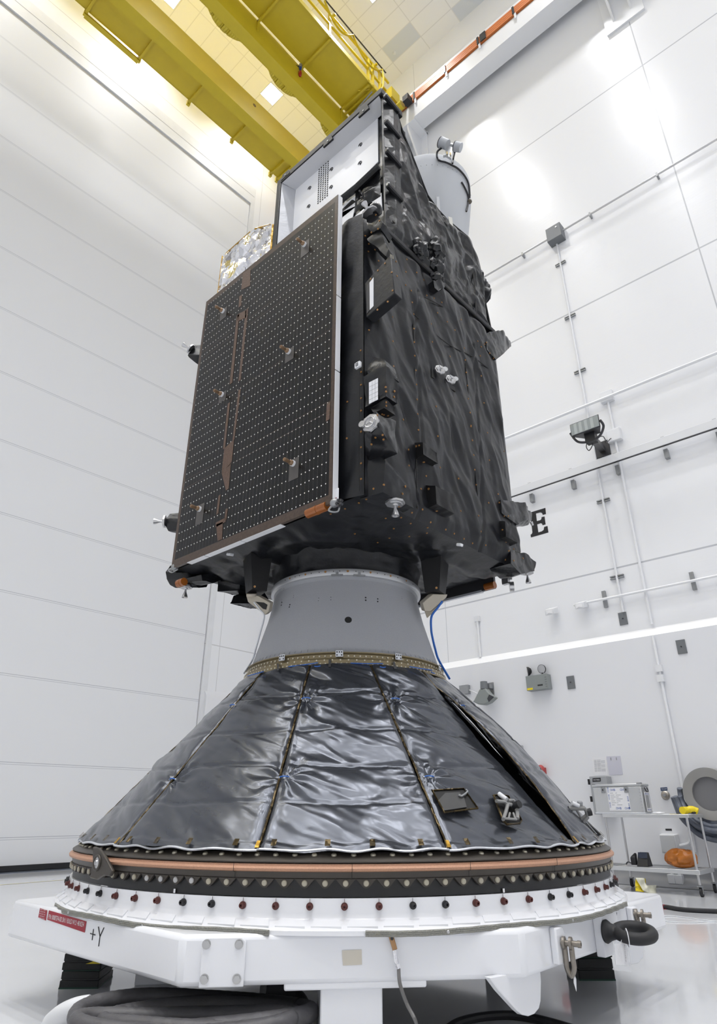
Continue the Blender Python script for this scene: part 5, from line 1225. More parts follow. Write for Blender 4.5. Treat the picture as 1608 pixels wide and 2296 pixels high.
for px in ((1478, 1498), (1485, 1520)): p = lw_(*px, .03); b = MB(); b.box(XL-.07, XL-.001, y2-.05, y2+.05, p.z-.06, p.z+.05); b.build('coupling', m_offw, t)
# floodlight on its arm
t = thing('floodlight', 'black rectangular floodlight on an angled arm fixed to the right wall', 'floodlight', rw(1352, 1015))
bp = rw(1352, 1008, .0); b = MB(); b.box(XR-.03, XR-.001, bp.y-.14, bp.y+.14, bp.z-.16, bp.z+.16); b.build('base_plate', m_dark, t, bev=.004)
XH2 = XR-.95
ar = oX(1331, 986, XH2); b = MB(); a_ = V((XR-.03, bp.y, bp.z)); b.obox((a_+ar)/2, (ar-a_).normalized(), V((0, 1, 0)), (ar-a_).normalized().cross(V((0, 1, 0))), (ar-a_).length/2, .05, .06); b.build('arm', m_dark, t)
hd = [oX(x, y, XH2-.2) for x, y in ((1274, 954), (1340, 929), (1349, 955), (1284, 979))]
c = sum(hd, V((0, 0, 0)))/4; ri = ((hd[1]-hd[0])+(hd[2]-hd[3])).normalized(); upv = ((hd[0]-hd[3])+(hd[1]-hd[2])); upv = (upv-ri*upv.dot(ri)).normalized(); nn = ri.cross(upv)
if nn.dot(FW) > 0: nn = -nn
hw = ((hd[1]-hd[0]).length+(hd[2]-hd[3]).length)/4; hh = ((hd[0]-hd[3]).length+(hd[1]-hd[2]).length)/4
b = MB(); b.hull([c+ri*(hw*i)+upv*(hh*j) for i in (-1, 1) for j in (-1, 1)]+[c-nn*.30+ri*(hw*.55*i)+upv*(hh*.6*j) for i in (-1, 1) for j in (-1, 1)]); b.build('housing', m_dark, t, bev=.01)
b = MB(); b.obox(c+nn*.006, ri, upv, nn, hw*.94, hh*.86, .004); gl = b.build('glass', mat('flood_glass', (.30, .33, .33), .12, spec=.7), t)
b = MB()
for s in (-.62, -.28, .1, .5): b.obox(c+nn*.0115+ri*(hw*s), ri, upv, nn, hw*.10, hh*.82, .0008)
b.build('reflector_bands', mat('flood_band', (.42, .45, .45), .2), gl)
b = MB(); b.tube(smoothpath([c+ri*hw*1.03, c+ri*hw*1.12-upv*hh*.9-nn*.05, c+ri*hw*.7-upv*hh*1.9-nn*.1, c-upv*hh*2.1-nn*.12, c-ri*hw*.75-upv*hh*1.6-nn*.1, c-ri*hw*1.03-upv*hh*.3]), .022, 8); b.build('yoke', m_dark, t)
b = MB(); q = c-upv*hh*1.4-nn*.12; b.obox((q+ar)/2, ri, upv, nn, .09, max(.08, (q-ar).length/2+.04), .07); b.build('swivel', m_black, t)
b = MB(); b.tube(smoothpath([ar+V((0, .04, 0)), oX(1318, 990, XH2), oX(1315, 1002, XH2), oX(1321, 1010, XH2), oX(1328, 1000, XH2), ar]), .008, 6); b.tube(smoothpath([ar, oX(1350, 978, XH2+.2), oX(1357, 985, XH2+.4), oX(1360, 993, XR-.3), oX(1370, 983, XR-.1), V((XR-.05, pj2.y+.05, pj2.z-.1))]), .008, 6); b.build('cord', m_black, t)

# pale cable rail with clips
t = thing('cable_rail', 'pale grey cable rail on clips along the right wall above the black letter', 'rail', (XR, 3, 6.8))
a, c = rw(1148, 1114.3, .18), rw(1608, 958.5, .18); avz(a, c); zr_ = a.z; hz = .098
b = MB(); b.box(XR-.20, XR-.145, -4, a.y+2.5, zr_, zr_+hz*2-.03); b.build('channel', mat('rail_white', (.74, .75, .77), .3, bump=.05, bscale=3), t, bev=.006)
b = MB(); b.box(XR-.202, XR-.165, -4, a.y+2.5, zr_-.012, zr_); b.build('under_edge', m_dark, t)
for x in (1184, 1277, 1377, 1486, 1604):
    yy = 1114.3+(958.5-1114.3)*(x-1148)/(1608-1148); p = rw(x, yy, .2)
    b = MB(); b.box(XR-.09, XR-.001, p.y-.035, p.y+.035, zr_-.20, zr_-.022); b.build('clip', m_galv, t); b = MB(); b.box(XR-.10, XR-.001, p.y-.03, p.y+.03, zr_+hz*2-.03, zr_+hz*2+.03); b.build('upper_clip', m_galv, t)
# black serif letter E painted on the wall
E_ = [(1170+x/22.96, 1120+y/22.96) for x, y in ((365, 690), (1215, 430), (1245, 745), (1080, 790), (1065, 735), (1030, 685), (950, 662), (730, 720), (780, 1110), (960, 1060), (1010, 1000), (1025, 905), (1175, 870), (1230, 1280), (1070, 1325), (1050, 1250), (980, 1215), (795, 1280), (855, 1690), (1040, 1635), (1130, 1560), (1155, 1410), (1325, 1360), (1375, 1695), (475, 1950), (455, 1810), (520, 1770), (550, 1690), (505, 1290), (440, 850), (420, 800), (378, 790))]
b = MB(); b.prism([rw(x, y, .004) for x, y in E_], (.003, 0, 0)); one(b, 'wall_letter', m_ink, 'large black serif letter E on the right wall beside the satellite', 'letter')
# sensor pair on a low conduit
a, c = rw(1262, 1364, .085), rw(1608, 1289, .085); avz(a, c); zlow = a.z
t = conduit([V((XR-.085, a.y-.22, zlow)), V((XR-.085, c.y-4, zlow))], .024, 'white low conduit joining the two white motion sensors above the ledge')
for x, y in ((1355, 1343), (1553, 1302)):
    p = rw(x, y, .05); b = MB(); b.box(XR-.045, XR-.001, p.y-.032, p.y+.032, p.z-.15, p.z+.15); b.build('strut_clamp', m_galv, t)
for (x, y), lb in (((1240, 1368), 'white angled motion sensor at the left end of the low conduit'), ((1307, 1354), 'white angled motion sensor in line on the low conduit, right of its twin')):
    p = rw(x, y, .1); t = thing('motion_sensor', lb, 'sensor', (XR, p.y, p.z-.1), 'motion sensors on the right wall')
    b = MB(); b.hull([V((XR-.05, p.y+.085*i, p.z+.065*j)) for i in (-1, 1) for j in (-1, 1)]+[V((XR-.18, p.y+.04+.085*i, p.z-.045+.055*j)) for i in (-1, 1) for j in (-1, 1)]); b.build('housing', m_offw, t, bev=.01)
    b = MB(); b.hull([V((XR-.182, p.y+.04+.06*i, p.z-.045+.04*j)) for i in (-1, 1) for j in (-1, 1)]+[V((XR-.20, p.y+.04, p.z-.065))]); b.build('lens', m_paper, t)
    b = MB(); b.cyl(V((XR-.08, p.y-.02, p.z)), V((XR, p.y-.02, p.z)), .04); b.build('mount', m_offw, t)
p = rw(1072, 1388); t = thing('conduit', 'short white conduit with a small box ending at the ledge, right of the satellite base', 'pipe', (XR, p.y, ZL+.16), 'wall conduits')
b = MB(); b.box(XR-.06, XR-.001, p.y-.06, p.y+.06, p.z-.06, p.z+.05); b.build('box', m_offw, t, bev=.004)
b = MB(); b.tube([V((XR-.03, p.y, p.z-.05)), V((XR-.03, p.y, ZL+.15))], .025, 8); b.build('pipe', m_white, t)
# emergency light
a, c = lw_(1178, 1515, .15), lw_(1230, 1543, .15); y0_, y1_ = a.y, c.y
zt_, zb_ = lw_(1230, 1509, .15).z, lw_(1232, 1543, .15).z
t = thing('emergency_light', 'grey twin-head emergency light unit on the right wall below the ledge', 'emergency light', (XL-.07, (y0_+y1_)/2, zb_))
b = MB(); b.box(XL-.15, XL-.001, y1_, y0_, zb_, zt_); b.build('battery_box', m_grey, t, bev=.006)
b = MB(); b.box(XL-.152, XL-.15, y0_-.12, y0_-.01, zb_+.01, zb_+.045); b.build('yellow_sticker', m_yelp, t)
b = MB(); b.box(XL-.152, XL-.15, y1_+.10, y1_+.20, zb_+.06, zb_+.085); b.build('badge', m_ink, t)
b = MB()
for k in range(5): b.box(XL-.152, XL-.15, y1_+.015, y1_+.05, zt_-.07-.04*k, zt_-.055-.04*k)
b.build('vents', m_greyd, t)
for px, ax in (((1184, 1505), (-.5, .85, -.1)), ((1215, 1500), (-1, .05, -.15))):
    p = lw_(*px, .10); ax = V(ax).normalized(); b = MB(); b.lathe([(0, -.07), (.04, -.06), (.075, -.02), (.08, .01), (.074, .012)], p, 18, axis=ax); b.cyl(V((p.x, p.y, zt_)), p-ax*.03, .014, n=8); hd_ = b.build('lamp_head', m_black, t)
    b = MB(); b.lathe([(0, .02), (.05, .016), (.074, .010)], p, 18, axis=ax); b.build('lens', m_silv2, hd_)
# horn speaker and the box beside it
p = lw_(1089, 1558, .16); t = thing('horn_speaker', 'grey flared horn speaker on the right wall just off the foil skirt', 'speaker', (XL-.16, p.y, p.z-.15))
b = MB(); hp_ = [V((XL-.12, p.y+s, p.z+z)) for s, z in ((-.07, .10), (.07, .10), (.11, .04), (.20, -.08), (.24, -.11), (.12, -.17), (0, -.19), (-.12, -.16), (-.25, -.08), (-.16, -.02), (-.10, .05))]
b.prism(hp_, (-.14, 0, 0)); b.build('horn', m_grey, t, bev=.02)
b = MB(); b.prism([V((XL-.262, p.y+s, p.z+z)) for s, z in ((-.24, -.075), (-.14, -.02), (-.09, -.09), (-.12, -.155))], (-.004, 0, 0)); b.build('horn_mouth', m_dark, t)
b = MB(); b.cyl(V((XL-.19, p.y, p.z+.10)), V((XL-.19, p.y, p.z+.24)), .075, .065, n=16); b.build('driver', m_greyd, t)
b = MB(); b.box(XL-.14, XL-.001, p.y-.09, p.y-.03, p.z+.12, p.z+.20); b.build('bracket', m_galv, t)
b = MB(); b.box(XL-.02, XL+.001, p.y-.10, p.y+.06, p.z+.02, p.z+.24); b.build('wall_plate', m_galv, t)
b = MB(); b.cyl(V((XL+.001, p.y, p.z+.17)), V((XL-.19, p.y, p.z+.17)), .03, n=12); b.build('stem', m_galv, t)
p2 = lw_(1042, 1546, .05); t2_ = thing('speaker_box', 'small grey box wired to the horn speaker, half hidden by the skirt', 'box', (XL, p2.y, p2.z-.08))
b = MB(); b.box(XL-.09, XL-.001, p2.y-.10, p2.y+.10, p2.z-.09, p2.z+.08); b.build('housing', m_galv, t2_, bev=.004)
b = MB(); b.tube(smoothpath([V((XL-.04, p2.y-.10, p2.z-.02)), V((XL-.04, (p.y+p2.y)/2, p2.z-.10)), V((XL-.06, p.y+.2, p.z+.02))]), .012, 6); b.build('cord', m_offw, t2_)
# notices
def notice(px, label, m, lines):
    q = [lw_(x, y, .004) for x, y in px]; t = thing('notice', label, 'notice', (XL, q[0].y, q[3].z), 'notices on the right wall')
    b = MB(); b.prism(q, (.003, 0, 0)); b.build('sheet', m, t)
    if lines:
        for k in range(lines):
            b = MB(); f = .16+.66*k/lines; w = .82 if k % 4 else .5
            for s0, s1 in ((.10, .28), (.32, .55), (.58, w+.05)):
                a = (q[0]*(1-s0)+q[1]*s0)*(1-f)+(q[3]*(1-s0)+q[2]*s0)*f; c = (q[0]*(1-s1)+q[1]*s1)*(1-f)+(q[3]*(1-s1)+q[2]*s1)*f
                b.prism([a+V((-.001, 0, 0)), c+V((-.001, 0, 0)), c+V((-.001, 0, -.004)), a+V((-.001, 0, -.004))], (-.0005, 0, 0))
            b.build('text_line', mat('notice_ink', (.32, .33, .36), .6) if 'notice_ink' not in MATS else MATS['notice_ink'], t)
    else:
        b = MB()
        for s in (.3, .7): a = q[0]*(1-s)+q[1]*s; b.box(XL-.008, XL-.004, a.y-.006, a.y+.006, a.z-.06, a.z-.02)
        b.build('hanger_slot', m_galv, t)
    return t
notice(((1328, 1698), (1360, 1696), (1363, 1738), (1332, 1739)), 'printed white notice sheet on the right wall above the aluminium case', m_paper, 12)
notice(((1360, 1696), (1391, 1695), (1397, 1737), (1366, 1738)), 'blank lilac-grey document sleeve right of the printed notice', mat('sleeve_lilac', (.58, .58, .66), .35), 0)
# grey cabinet with nameplate behind the case
a, c = lw_(1321, 1741, .2), lw_(1362, 1741, .2)
zt_ = a.z; t = thing('control_cabinet', 'grey wall cabinet with a black nameplate behind the aluminium case', 'cabinet', (XL-.1, (a.y+c.y)/2, .7))
b = MB(); b.box(XL-.20, XL+.001, c.y+.02, a.y, zt_-.55, zt_); b.build('housing', m_galv if False else mat('cabinet_grey', (.36, .37, .385), .45), t, bev=.006)
q = [lw_(x, y, .202) for x, y in ((1329, 1745), (1347, 1744), (1347, 1752), (1329, 1753))]
b = MB(); b.prism(q, (-.003, 0, 0)); npl = b.build('nameplate', m_ink, t)
txt('nameplate_text', 'GAS PURGE', m_paper, npl, sum(q, V((0, 0, 0)))/4+V((-.004, 0, 0)), (0, -1, 0), ZZ, .022, width=abs(q[0].y-q[1].y)*.8)
b = MB()
for z in (zt_-.07, zt_-.32): b.box(XL-.22, XL-.14, a.y, a.y+.025, z-.05, z+.03)
b.build('hinge', m_black, t)
# vacuum outlet with its sign
q = [lw_(x, y, .003) for x, y in ((1481, 1766), (1496, 1765), (1497, 1772), (1482, 1773))]
b = MB(); b.prism(q, (-.003, 0, 0)); sg = one(b, 'outlet_sign', mat('sign_navy', (.012, .04, .12), .4), 'small navy sign above the round vacuum outlet', 'sign')
txt('lettering', 'VACUUM', m_paper, sg, sum(q, V((0, 0, 0)))/4+V((-.0045, 0, 0)), (0, -1, 0), ZZ, .020, width=abs(q[0].y-q[1].y)*.8)
p = lw_(1492, 1783, .01); t = thing('vacuum_outlet', 'round steel vacuum outlet cover on the wall right of the aluminium case', 'outlet', (XL, p.y, p.z-.06))
b = MB(); b.lathe([(0, .035), (.015, .035), (.02, .028), (.045, .025), (.060, .012), (.066, 0), (.03, 0)], V((XL-.001, p.y, p.z)), 28, axis=(-1, 0, 0)); b.build('cover', mat('bronze_steel', (.40, .37, .33), .35, .8), t)
b = MB(); q = V((XL-.036, p.y, p.z)); b.cyl(q, q+V((-.012, 0, 0)), .02, n=14); b.build('hub', m_steel, t)
# power outlet box with surface conduit
p = lw_(1502, 1892, .08); t = thing('power_box', 'white power outlet box with a curved conduit low on the right wall', 'box', (XL, p.y, p.z-.13))
b = MB(); b.hull([V((XL-.001, p.y+.12*i, p.z+.13*j)) for i in (-1, 1) for j in (-1, 1)]+[V((XL-.14, p.y+.11*i, p.z+.12*j)) for i in (-1, 1) for j in (-1, 1)]); b.build('housing', m_offw, t, bev=.006)
b = MB(); b.box(XL-.15, XL-.14, p.y-.10, p.y+.10, p.z-.11, p.z+.11); b.build('cover', mat('box_lid_grey', (.58, .59, .60), .4), t, bev=.004)
b = MB(); b.box(XL-.004, XL-.001, p.y-.04, p.y+.05, p.z+.17, p.z+.195); b.build('label', m_ink, t)
e1 = lw_(1530, 1895, .03); e2 = lw_(1545, 1885, .03)
b = MB(); b.tube(smoothpath([V((XL-.04, p.y-.12, p.z-.02)), V((XL-.04, e1.y, p.z-.02)), V((XL-.04, e2.y-.02, p.z+.04)), V((XL-.04, e2.y-.04, p.z+.30)), V((XL-.04, e2.y-.04, 1.0))]), .025, 8); b.build('conduit', m_white, t)
b = MB(); b.tube([V((XL-.06, p.y+.05, p.z-.12)), V((XL-.06, p.y+.05, .06))], .022, 8); b.tube([V((XL-.06, p.y-.05, p.z-.12)), V((XL-.06, p.y-.05, .06))], .022, 8); b.build('drop_pipe', m_white, t)
for dy in (.05, -.05): b = MB(); b.hull([V((XL-.09+.05*i, p.y+dy+.05*j, .10+.06*k)) for i in (-1, 1) for j in (-1, 1) for k in (-1, 1)]); b.build('floor_boot', m_offw, t, bev=.01)
# red device peeping out behind the skirt
p = lw_(1213, 1728, .1); b = MB(); b.ball(p, .085, 14, (.7, .9, 1.1)); b.box(p.x, XL+.001, p.y-.05, p.y+.05, p.z-.05, p.z+.05); one(b, 'alarm_bell', mat('alarm_red', (.42, .05, .05), .5), 'red rounded alarm just showing behind the right slope of the skirt', 'alarm')
p = lw_(1160, 1685, .06); b = MB(); b.box(XL-.10, XL-.001, p.y-.10, p.y+.2, p.z-.16, p.z+.10); one(b, 'wall_box', mat('grey_light_box', (.45, .45, .47), .45), 'pale grey box on the wall peeping over the right slope of the skirt', 'box', bev=.006)

# ================================================================== HOSE REEL AT THE RIGHT EDGE
t = thing('hose_reel', 'slate-blue vacuum hose hung on a grey wall reel at the right edge', 'hose reel', lw_(1590, 1850))
RC = oX(1597, 1780, XL-.22)
b = MB(); b.lathe([(.30, -.16), (.34, -.16), (.34, .16), (.30, .16), (.22, .14), (.22, -.14)], RC, 48, axis=(-1, 0, 0), closed=True); b.build('drum', m_alu if False else mat('reel_grey', (.30, .295, .285), .45, .2), t)
b = MB(); b.lathe([(0, .10), (.31, .10), (.31, .06), (0, .06)], RC, 48, axis=(-1, 0, 0)); b.build('drum_face', mat('reel_dark', (.17, .17, .18), .5), t)
for k in range(5):
    pts = []
    for j in range(33):
        a = PI*(1.02+.96*j/32) if k else PI*(.93+1.05*j/32)
        pts.append(RC+V((-.10-.045*(k % 3)+.02*math.sin(j), -(.40+.045*(k//2))*math.cos(a), (.36+.055*k)*math.sin(a)*1.0)))
    b = MB(); b.tube(pts, .038, 10); b.build('hose_loop', m_ghose, t)
w0, w1 = oX(1554, 1769, XL-.25), oX(1563, 1737, XL-.25)
b = MB(); b.tube(smoothpath([oX(1545, 1792, XL-.25), oX(1549, 1778, XL-.25), w0]), .040, 10); b.build('hose_loop', m_ghose, t)
b = MB(); b.tube([w0, w0+(w1-w0)*.62], .022, 10); b.tube([w0+(w1-w0)*.55, w0+(w1-w0)*.88], .032, 12); wand = b.build('wand', m_alu, t)
b = MB(); b.cyl(w0+(w1-w0)*.88, w1, .022, n=12); b.build('brass_tip', mat('brass', (.45, .30, .10), .35, .8), wand)
b = MB(); b.tube(smoothpath([oX(1575, 1835, XL-.2), oX(1590, 1850, XL-.2), oX(1612, 1868, XL-.2)]), .035, 8); b.build('hose_tail', m_ghose, t)

# ================================================================== STEEL CART
CX0, CX1, CY0, CY1 = 9.80, 10.42, 3.04, 4.20
FRp = oZ(1580, 2010, 0.0); 
ZTP = .93
t = thing('utility_cart', 'two-tier stainless steel cart on casters in front of the right wall', 'cart', ((CX0+CX1)/2, (CY0+CY1)/2, 0))
def shelf(z, name, lip):
    b = MB(); b.box(CX0, CX1, CY0, CY1, z-.012, z); b.box(CX0-.004, CX0+.012, CY0, CY1, z-lip, z+.012); b.box(CX1-.012, CX1+.004, CY0, CY1, z-lip, z+.012); b.box(CX0, CX1, CY0-.004, CY0+.012, z-lip, z+.012); b.box(CX0, CX1, CY1-.012, CY1+.004, z-lip, z+.012); return b.build(name, m_alu, t, bev=.004)
shelf(ZTP, 'top_shelf', .03); shelf(.285, 'lower_shelf', .04)
for x in (CX0+.02, CX1-.02):
    for y in (CY0+.03, CY1-.03):
        b = MB(); b.cyl(V((x, y, .13)), V((x, y, ZTP)), .016, n=12); b.cyl(V((x, y, .24)), V((x, y, .30)), .021, n=12); lg = b.build('leg', m_steel, t)
        b = MB(); b.obox(V((x, y, .115)), V((1, 0, 0)), V((0, 1, 0)), ZZ, .03, .03, .006); b.box(x-.004, x+.03, y-.022, y-.018, .03, .115); b.box(x-.004, x+.03, y+.018, y+.022, .03, .115); cs_ = b.build('caster_fork', m_galv, lg)
        b = MB(); b.cyl(V((x+.015, y-.014, .052)), V((x+.015, y+.014, .052)), .052, n=22); b.cyl(V((x+.015, y-.017, .052)), V((x+.015, y+.017, .052)), .03, n=16); b.build('wheel', m_rub, lg)
# aluminium transport case
KX = CX0+.09
k0, k1 = oX(1337, 1823, KX), oX(1447, 1824, KX); kt = (oX(1330, 1758, KX).z+oX(1440, 1757, KX).z)/2; kz = ZTP+.012
kd = .30
t = thing('transport_case', 'aluminium transport case with white and blue tape label on the steel cart', 'case', (KX+kd/2, (k0.y+k1.y)/2, kz))
b = MB(); b.box(KX, KX+kd, k1.y, k0.y, kz, kt-.035); b.build('body', m_alu, t, bev=.012)
b = MB(); b.box(KX-.006, KX+kd+.006, k1.y-.006, k0.y+.006, kt-.033, kt); b.build('lid', m_alu, t, bev=.008)
b = MB(); b.box(KX-.008, KX+kd+.008, k1.y-.008, k0.y+.008, kz, kz+.02); b.build('base_rim', m_hem, t, bev=.004)
for y in (k1.y+.02, k0.y-.02):
    b = MB(); b.obox(V((KX+.02, y, kt+.004)), V((1, 0, 0)), V((0, 1, 0)), ZZ, .03, .03, .008); b.build('stacking_corner', m_galv, t, bev=.003)
L = k0.y-k1.y; H_ = kt-kz
def kp(s, v, o=.002): return V((KX-o, k0.y-L*s, kz+H_*v))
for s in (.22, .70):
    b = MB(); b.obox(kp(s, .80, .006), V((1, 0, 0)), V((0, 1, 0)), ZZ, .006, .028, .04); la = b.build('latch', m_galv, t, bev=.004); b = MB(); b.obox(kp(s, .80, .014), V((1, 0, 0)), V((0, 1, 0)), ZZ, .003, .008, .012); b.build('latch_hole', m_dark, la)
b = MB()
for v in [.1+.1*k for k in range(8)]: b.obox(kp(.965, v), V((1, 0, 0)), V((0, 1, 0)), ZZ, .002, .012, .006)
b.build('corner_rivets', m_steel, t)
b = MB(); b.prism([kp(.30, .11), kp(.735, .11), kp(.735, .87), kp(.30, .87)], (-.001, 0, 0)); lb_ = b.build('paper_label', m_paper, t)
R_ = V((0, -1, 0))
for s, v in ((.42, .80), (.63, .80)): txt('tape_lettering', 'OHB', m_blueink, lb_, kp(s, v, .004), R_, ZZ, H_*.075, width=L*.11)
for s, v in ((.49, .19), (.67, .19)): txt('tape_lettering', 'OHB', m_blueink, lb_, kp(s, v, .004), R_, ZZ, H_*.075, width=L*.11)
for v in (.56, .30, .80): txt('tape_lettering', 'OHB', m_blueink, lb_, kp(.325, v, .004), ZZ, -R_, L*.028, width=H_*.18)
for v in (.50, .78, .26): txt('tape_lettering', 'OHB', m_blueink, lb_, kp(.71, v, .004), -ZZ, R_, L*.028, width=H_*.18)
for k in range(7):
    b = MB()
    for s0, s1 in ((.36, .42+.02*(k % 3)), (.47, .50+.025*((k*3) % 5))): b.prism([kp(s0, .70-.065*k, .003), kp(s1, .70-.065*k, .003), kp(s1, .685-.065*k, .003), kp(s0, .685-.065*k, .003)], (-.0005, 0, 0))
    b.build('form_line', MATS['notice_ink'], lb_)
sx0 = k1.y-.009
b = MB(); b.prism([V((KX+.06, sx0, kz+H_*.08)), V((KX+.24, sx0, kz+H_*.08)), V((KX+.24, sx0, kz+H_*.72)), V((KX+.06, sx0, kz+H_*.72))], (0, -.001, 0)); sl_ = b.build('side_label', m_paper, t)
b = MB(); b.prism([V((KX+.085, sx0-.002, kz+H_*.2)), V((KX+.215, sx0-.002, kz+H_*.2)), V((KX+.215, sx0-.002, kz+H_*.62)), V((KX+.085, sx0-.002, kz+H_*.62))], (0, -.001, 0)); b.build('label_window', m_alu, sl_)
for v in (.66, .14): txt('tape_lettering', 'OHB OHB', m_blueink, sl_, V((KX+.15, sx0-.003, kz+H_*v)), (1, 0, 0), ZZ, H_*.05, width=.14)
b = MB(); b.tube(smoothpath([V((KX+.10, sx0-.004, kt-.05)), V((KX+.11, sx0-.02, kt-.10)), V((KX+.18, sx0-.02, kt-.10)), V((KX+.19, sx0-.004, kt-.05))]), .007, 8); b.build('side_handle', m_black, t)
# things lying on the top shelf
p = oX(1473, 1822, CX0+.03); b = MB(); g = bmesh.ops.create_icosphere(b.bm, subdivisions=3, radius=1)
for v in g['verts']: d = v.co.copy(); kk = 1+.3*noise.noise(d*2.3); v.co = V((CX0+.10+d.x*.05*kk, p.y+.0+d.y*.085*kk, ZTP+.013+.020*kk*(d.z+.9)*.7))
one(b, 'wipe', m_paper, 'crumpled white wipe on the cart top beside the aluminium case', 'wipe', ang=180)
p = oX(1511, 1823, CX0+.06); b = MB(); b.box(CX0+.04, CX0+.12, p.y-.05, p.y+.05, ZTP+.0125, ZTP+.016); one(b, 'yellow_sheet', m_yelp, 'flat yellow scrap lying on the cart top right of the wipe', 'scrap')
c = oX(1537, 1810, CX0+.10); c.z = ZTP+.012+.047
t = thing('yellow_roll', 'yellow capped plastic roll lying at the right end of the cart top', 'roll', (c.x, c.y, ZTP+.012))
b = MB(); b.cyl(c+V((-.05, .03, 0)), c+V((.03, .01, 0)), .046, n=22); b.build('cap', m_yelp, t)
b = MB(); pts = [c+V((.03, .01, 0)), c+V((.06, -.03, .01)), c+V((.09, -.08, .004)), c+V((.10, -.12, -.015))]; b.tube(smoothpath(pts, 5), [.040]*5+[.046]*5+[.042]*5+[.028], 12); b.build('crumpled_bag', m_yelp, t)
b = MB(); b.ball(c+V((.06, -.07, -.03)), .022, 10, (1.2, 1.6, .7)); b.build('dark_end', m_black, t)
# desk phone and orange bag on the lower shelf
p = oX(1434, 1941, CX0+.12)
def ph(dx, dy, z): return V((CX0+.18+dx, p.y+dy, .297+z))
t = thing('desk_phone', 'black desk telephone on a grey tray on the lower cart shelf', 'telephone', ph(0, 0, 0))
b = MB(); b.hull([ph(x, y, z) for x, y, z in ((-.10, .01, 0), (-.10, .19, 0), (.08, .01, 0), (.08, .19, 0), (-.09, .03, .015), (-.09, .18, .015), (.07, .02, .03), (.07, .18, .03))]); b.build('tray', mat('tray_grey', (.42, .42, .44), .45), t, bev=.004)
b = MB(); b.hull([ph(x, y, z) for x, y, z in ((-.10, -.13, 0), (-.10, .02, 0), (.08, -.13, 0), (.08, .02, 0), (-.02, -.12, .16), (-.02, .01, .16), (.06, -.11, .17), (.06, .01, .17))]); b.build('base', m_black, t, bev=.006)
b = MB(); b.hull([ph(x, y, z) for x, y, z in ((-.05, -.12, .10), (-.05, 0, .10), (-.04, -.12, .17), (-.04, 0, .17), (-.028, -.12, .165), (-.06, -.12, .10))]); b.build('screen', mat('phone_screen', (.03, .04, .07), .25), t)
b = MB(); b.hull([ph(-.06+.03*i, .065+.035*j, .06+.05*k) for i in (-1, 1) for j in (-1, 1) for k in (-1, 1)]+[ph(-.03, .05, .165), ph(.0, .03, .165)]); b.build('handset', m_black, t, bev=.012)
b = MB(); b.tube(smoothpath([ph(-.09, .08, .03), ph(-.11, .12, .05), ph(-.10, .15, .04), ph(-.08, .17, .02)]), .007, 6); b.build('cord', m_black, t)
c = oX(1527, 1931, CX0+.22); c.z = .297+.085
b = MB(); g = bmesh.ops.create_icosphere(b.bm, subdivisions=5, radius=1)
for v in g['verts']:
    d = v.co.copy(); kk = 1+.22*noise.noise(d*1.7+V((3, 1, 2)))+.16*facet(math.atan2(d.y, d.x)*2.2, d.z*2.6, 3)
    zz2 = d.z*.15*kk if d.z > 0 else d.z*.085
    v.co = V((c.x+d.x*.15*kk, c.y-.01+d.y*.20*kk, max(.298, c.z+zz2)))
one(b, 'orange_bag', m_amber, 'crumpled translucent orange plastic bag on the lower cart shelf', 'bag', ang=180)

# ================================================================== ON THE FLOOR
a = oZ(1445, 2002, 0)
t = thing('yellow_bag', 'crumpled yellow and cream plastic bag standing on the floor by the white stand', 'bag', a)
def by(x, y, dx=0): return oY(x, y, a.y)+V((dx, 0, 0))
u2 = RT; 
def FP(px, py, back=0.0):
    d = ray(px, py); o = a+f0*back; return CAM + d*((o-CAM).dot(f0)/d.dot(f0))
def sheet(px, m, nm, nb=0.06):
    q = [FP(x, y, k*nb) for x, y, k in px]; b = MB()
    def fn(u, v):
        p = (q[0]*(1-u)+q[1]*u)*(1-v)+(q[3]*(1-u)+q[2]*u)*v; return p-f0*(.03*noise.noise(p*14)+.02*ridge(p.x*9, p.y*9, p.z*9))
    b.grid(fn, 16, 16); o = b.build(nm, m, t, ang=180); md = o.modifiers.new('solid', 'SOLIDIFY'); md.thickness = .004
m_cream = mat('cream_plastic', (.72, .71, .58), .35, facet=.3, fscale=20)
sheet(((1425, 1971, 1), (1440, 1979, 1.4), (1443, 2000, .3), (1425, 1998, .3)), m_yelp, 'yellow_side')
sheet(((1425, 1968, .6), (1444, 1969, .4), (1456, 2003, 0), (1440, 1996, 0)), m_cream, 'cream_fold')
sheet(((1448, 1985, .5), (1471, 1984, .8), (1471, 2005, .2), (1446, 2006, 0)), m_cream, 'cream_side')
sheet(((1438, 1968, 1.2), (1447, 1970, 1.4), (1449, 1984, 1.2), (1437, 1982, 1.0)), m_yelp, 'yellow_top')
txt('lettering', 'ATTN', m_ink, t, FP(1432, 1991, -.012), RT*1.0+ZZ*-.35, ZZ+RT*.35, .03, width=.085)
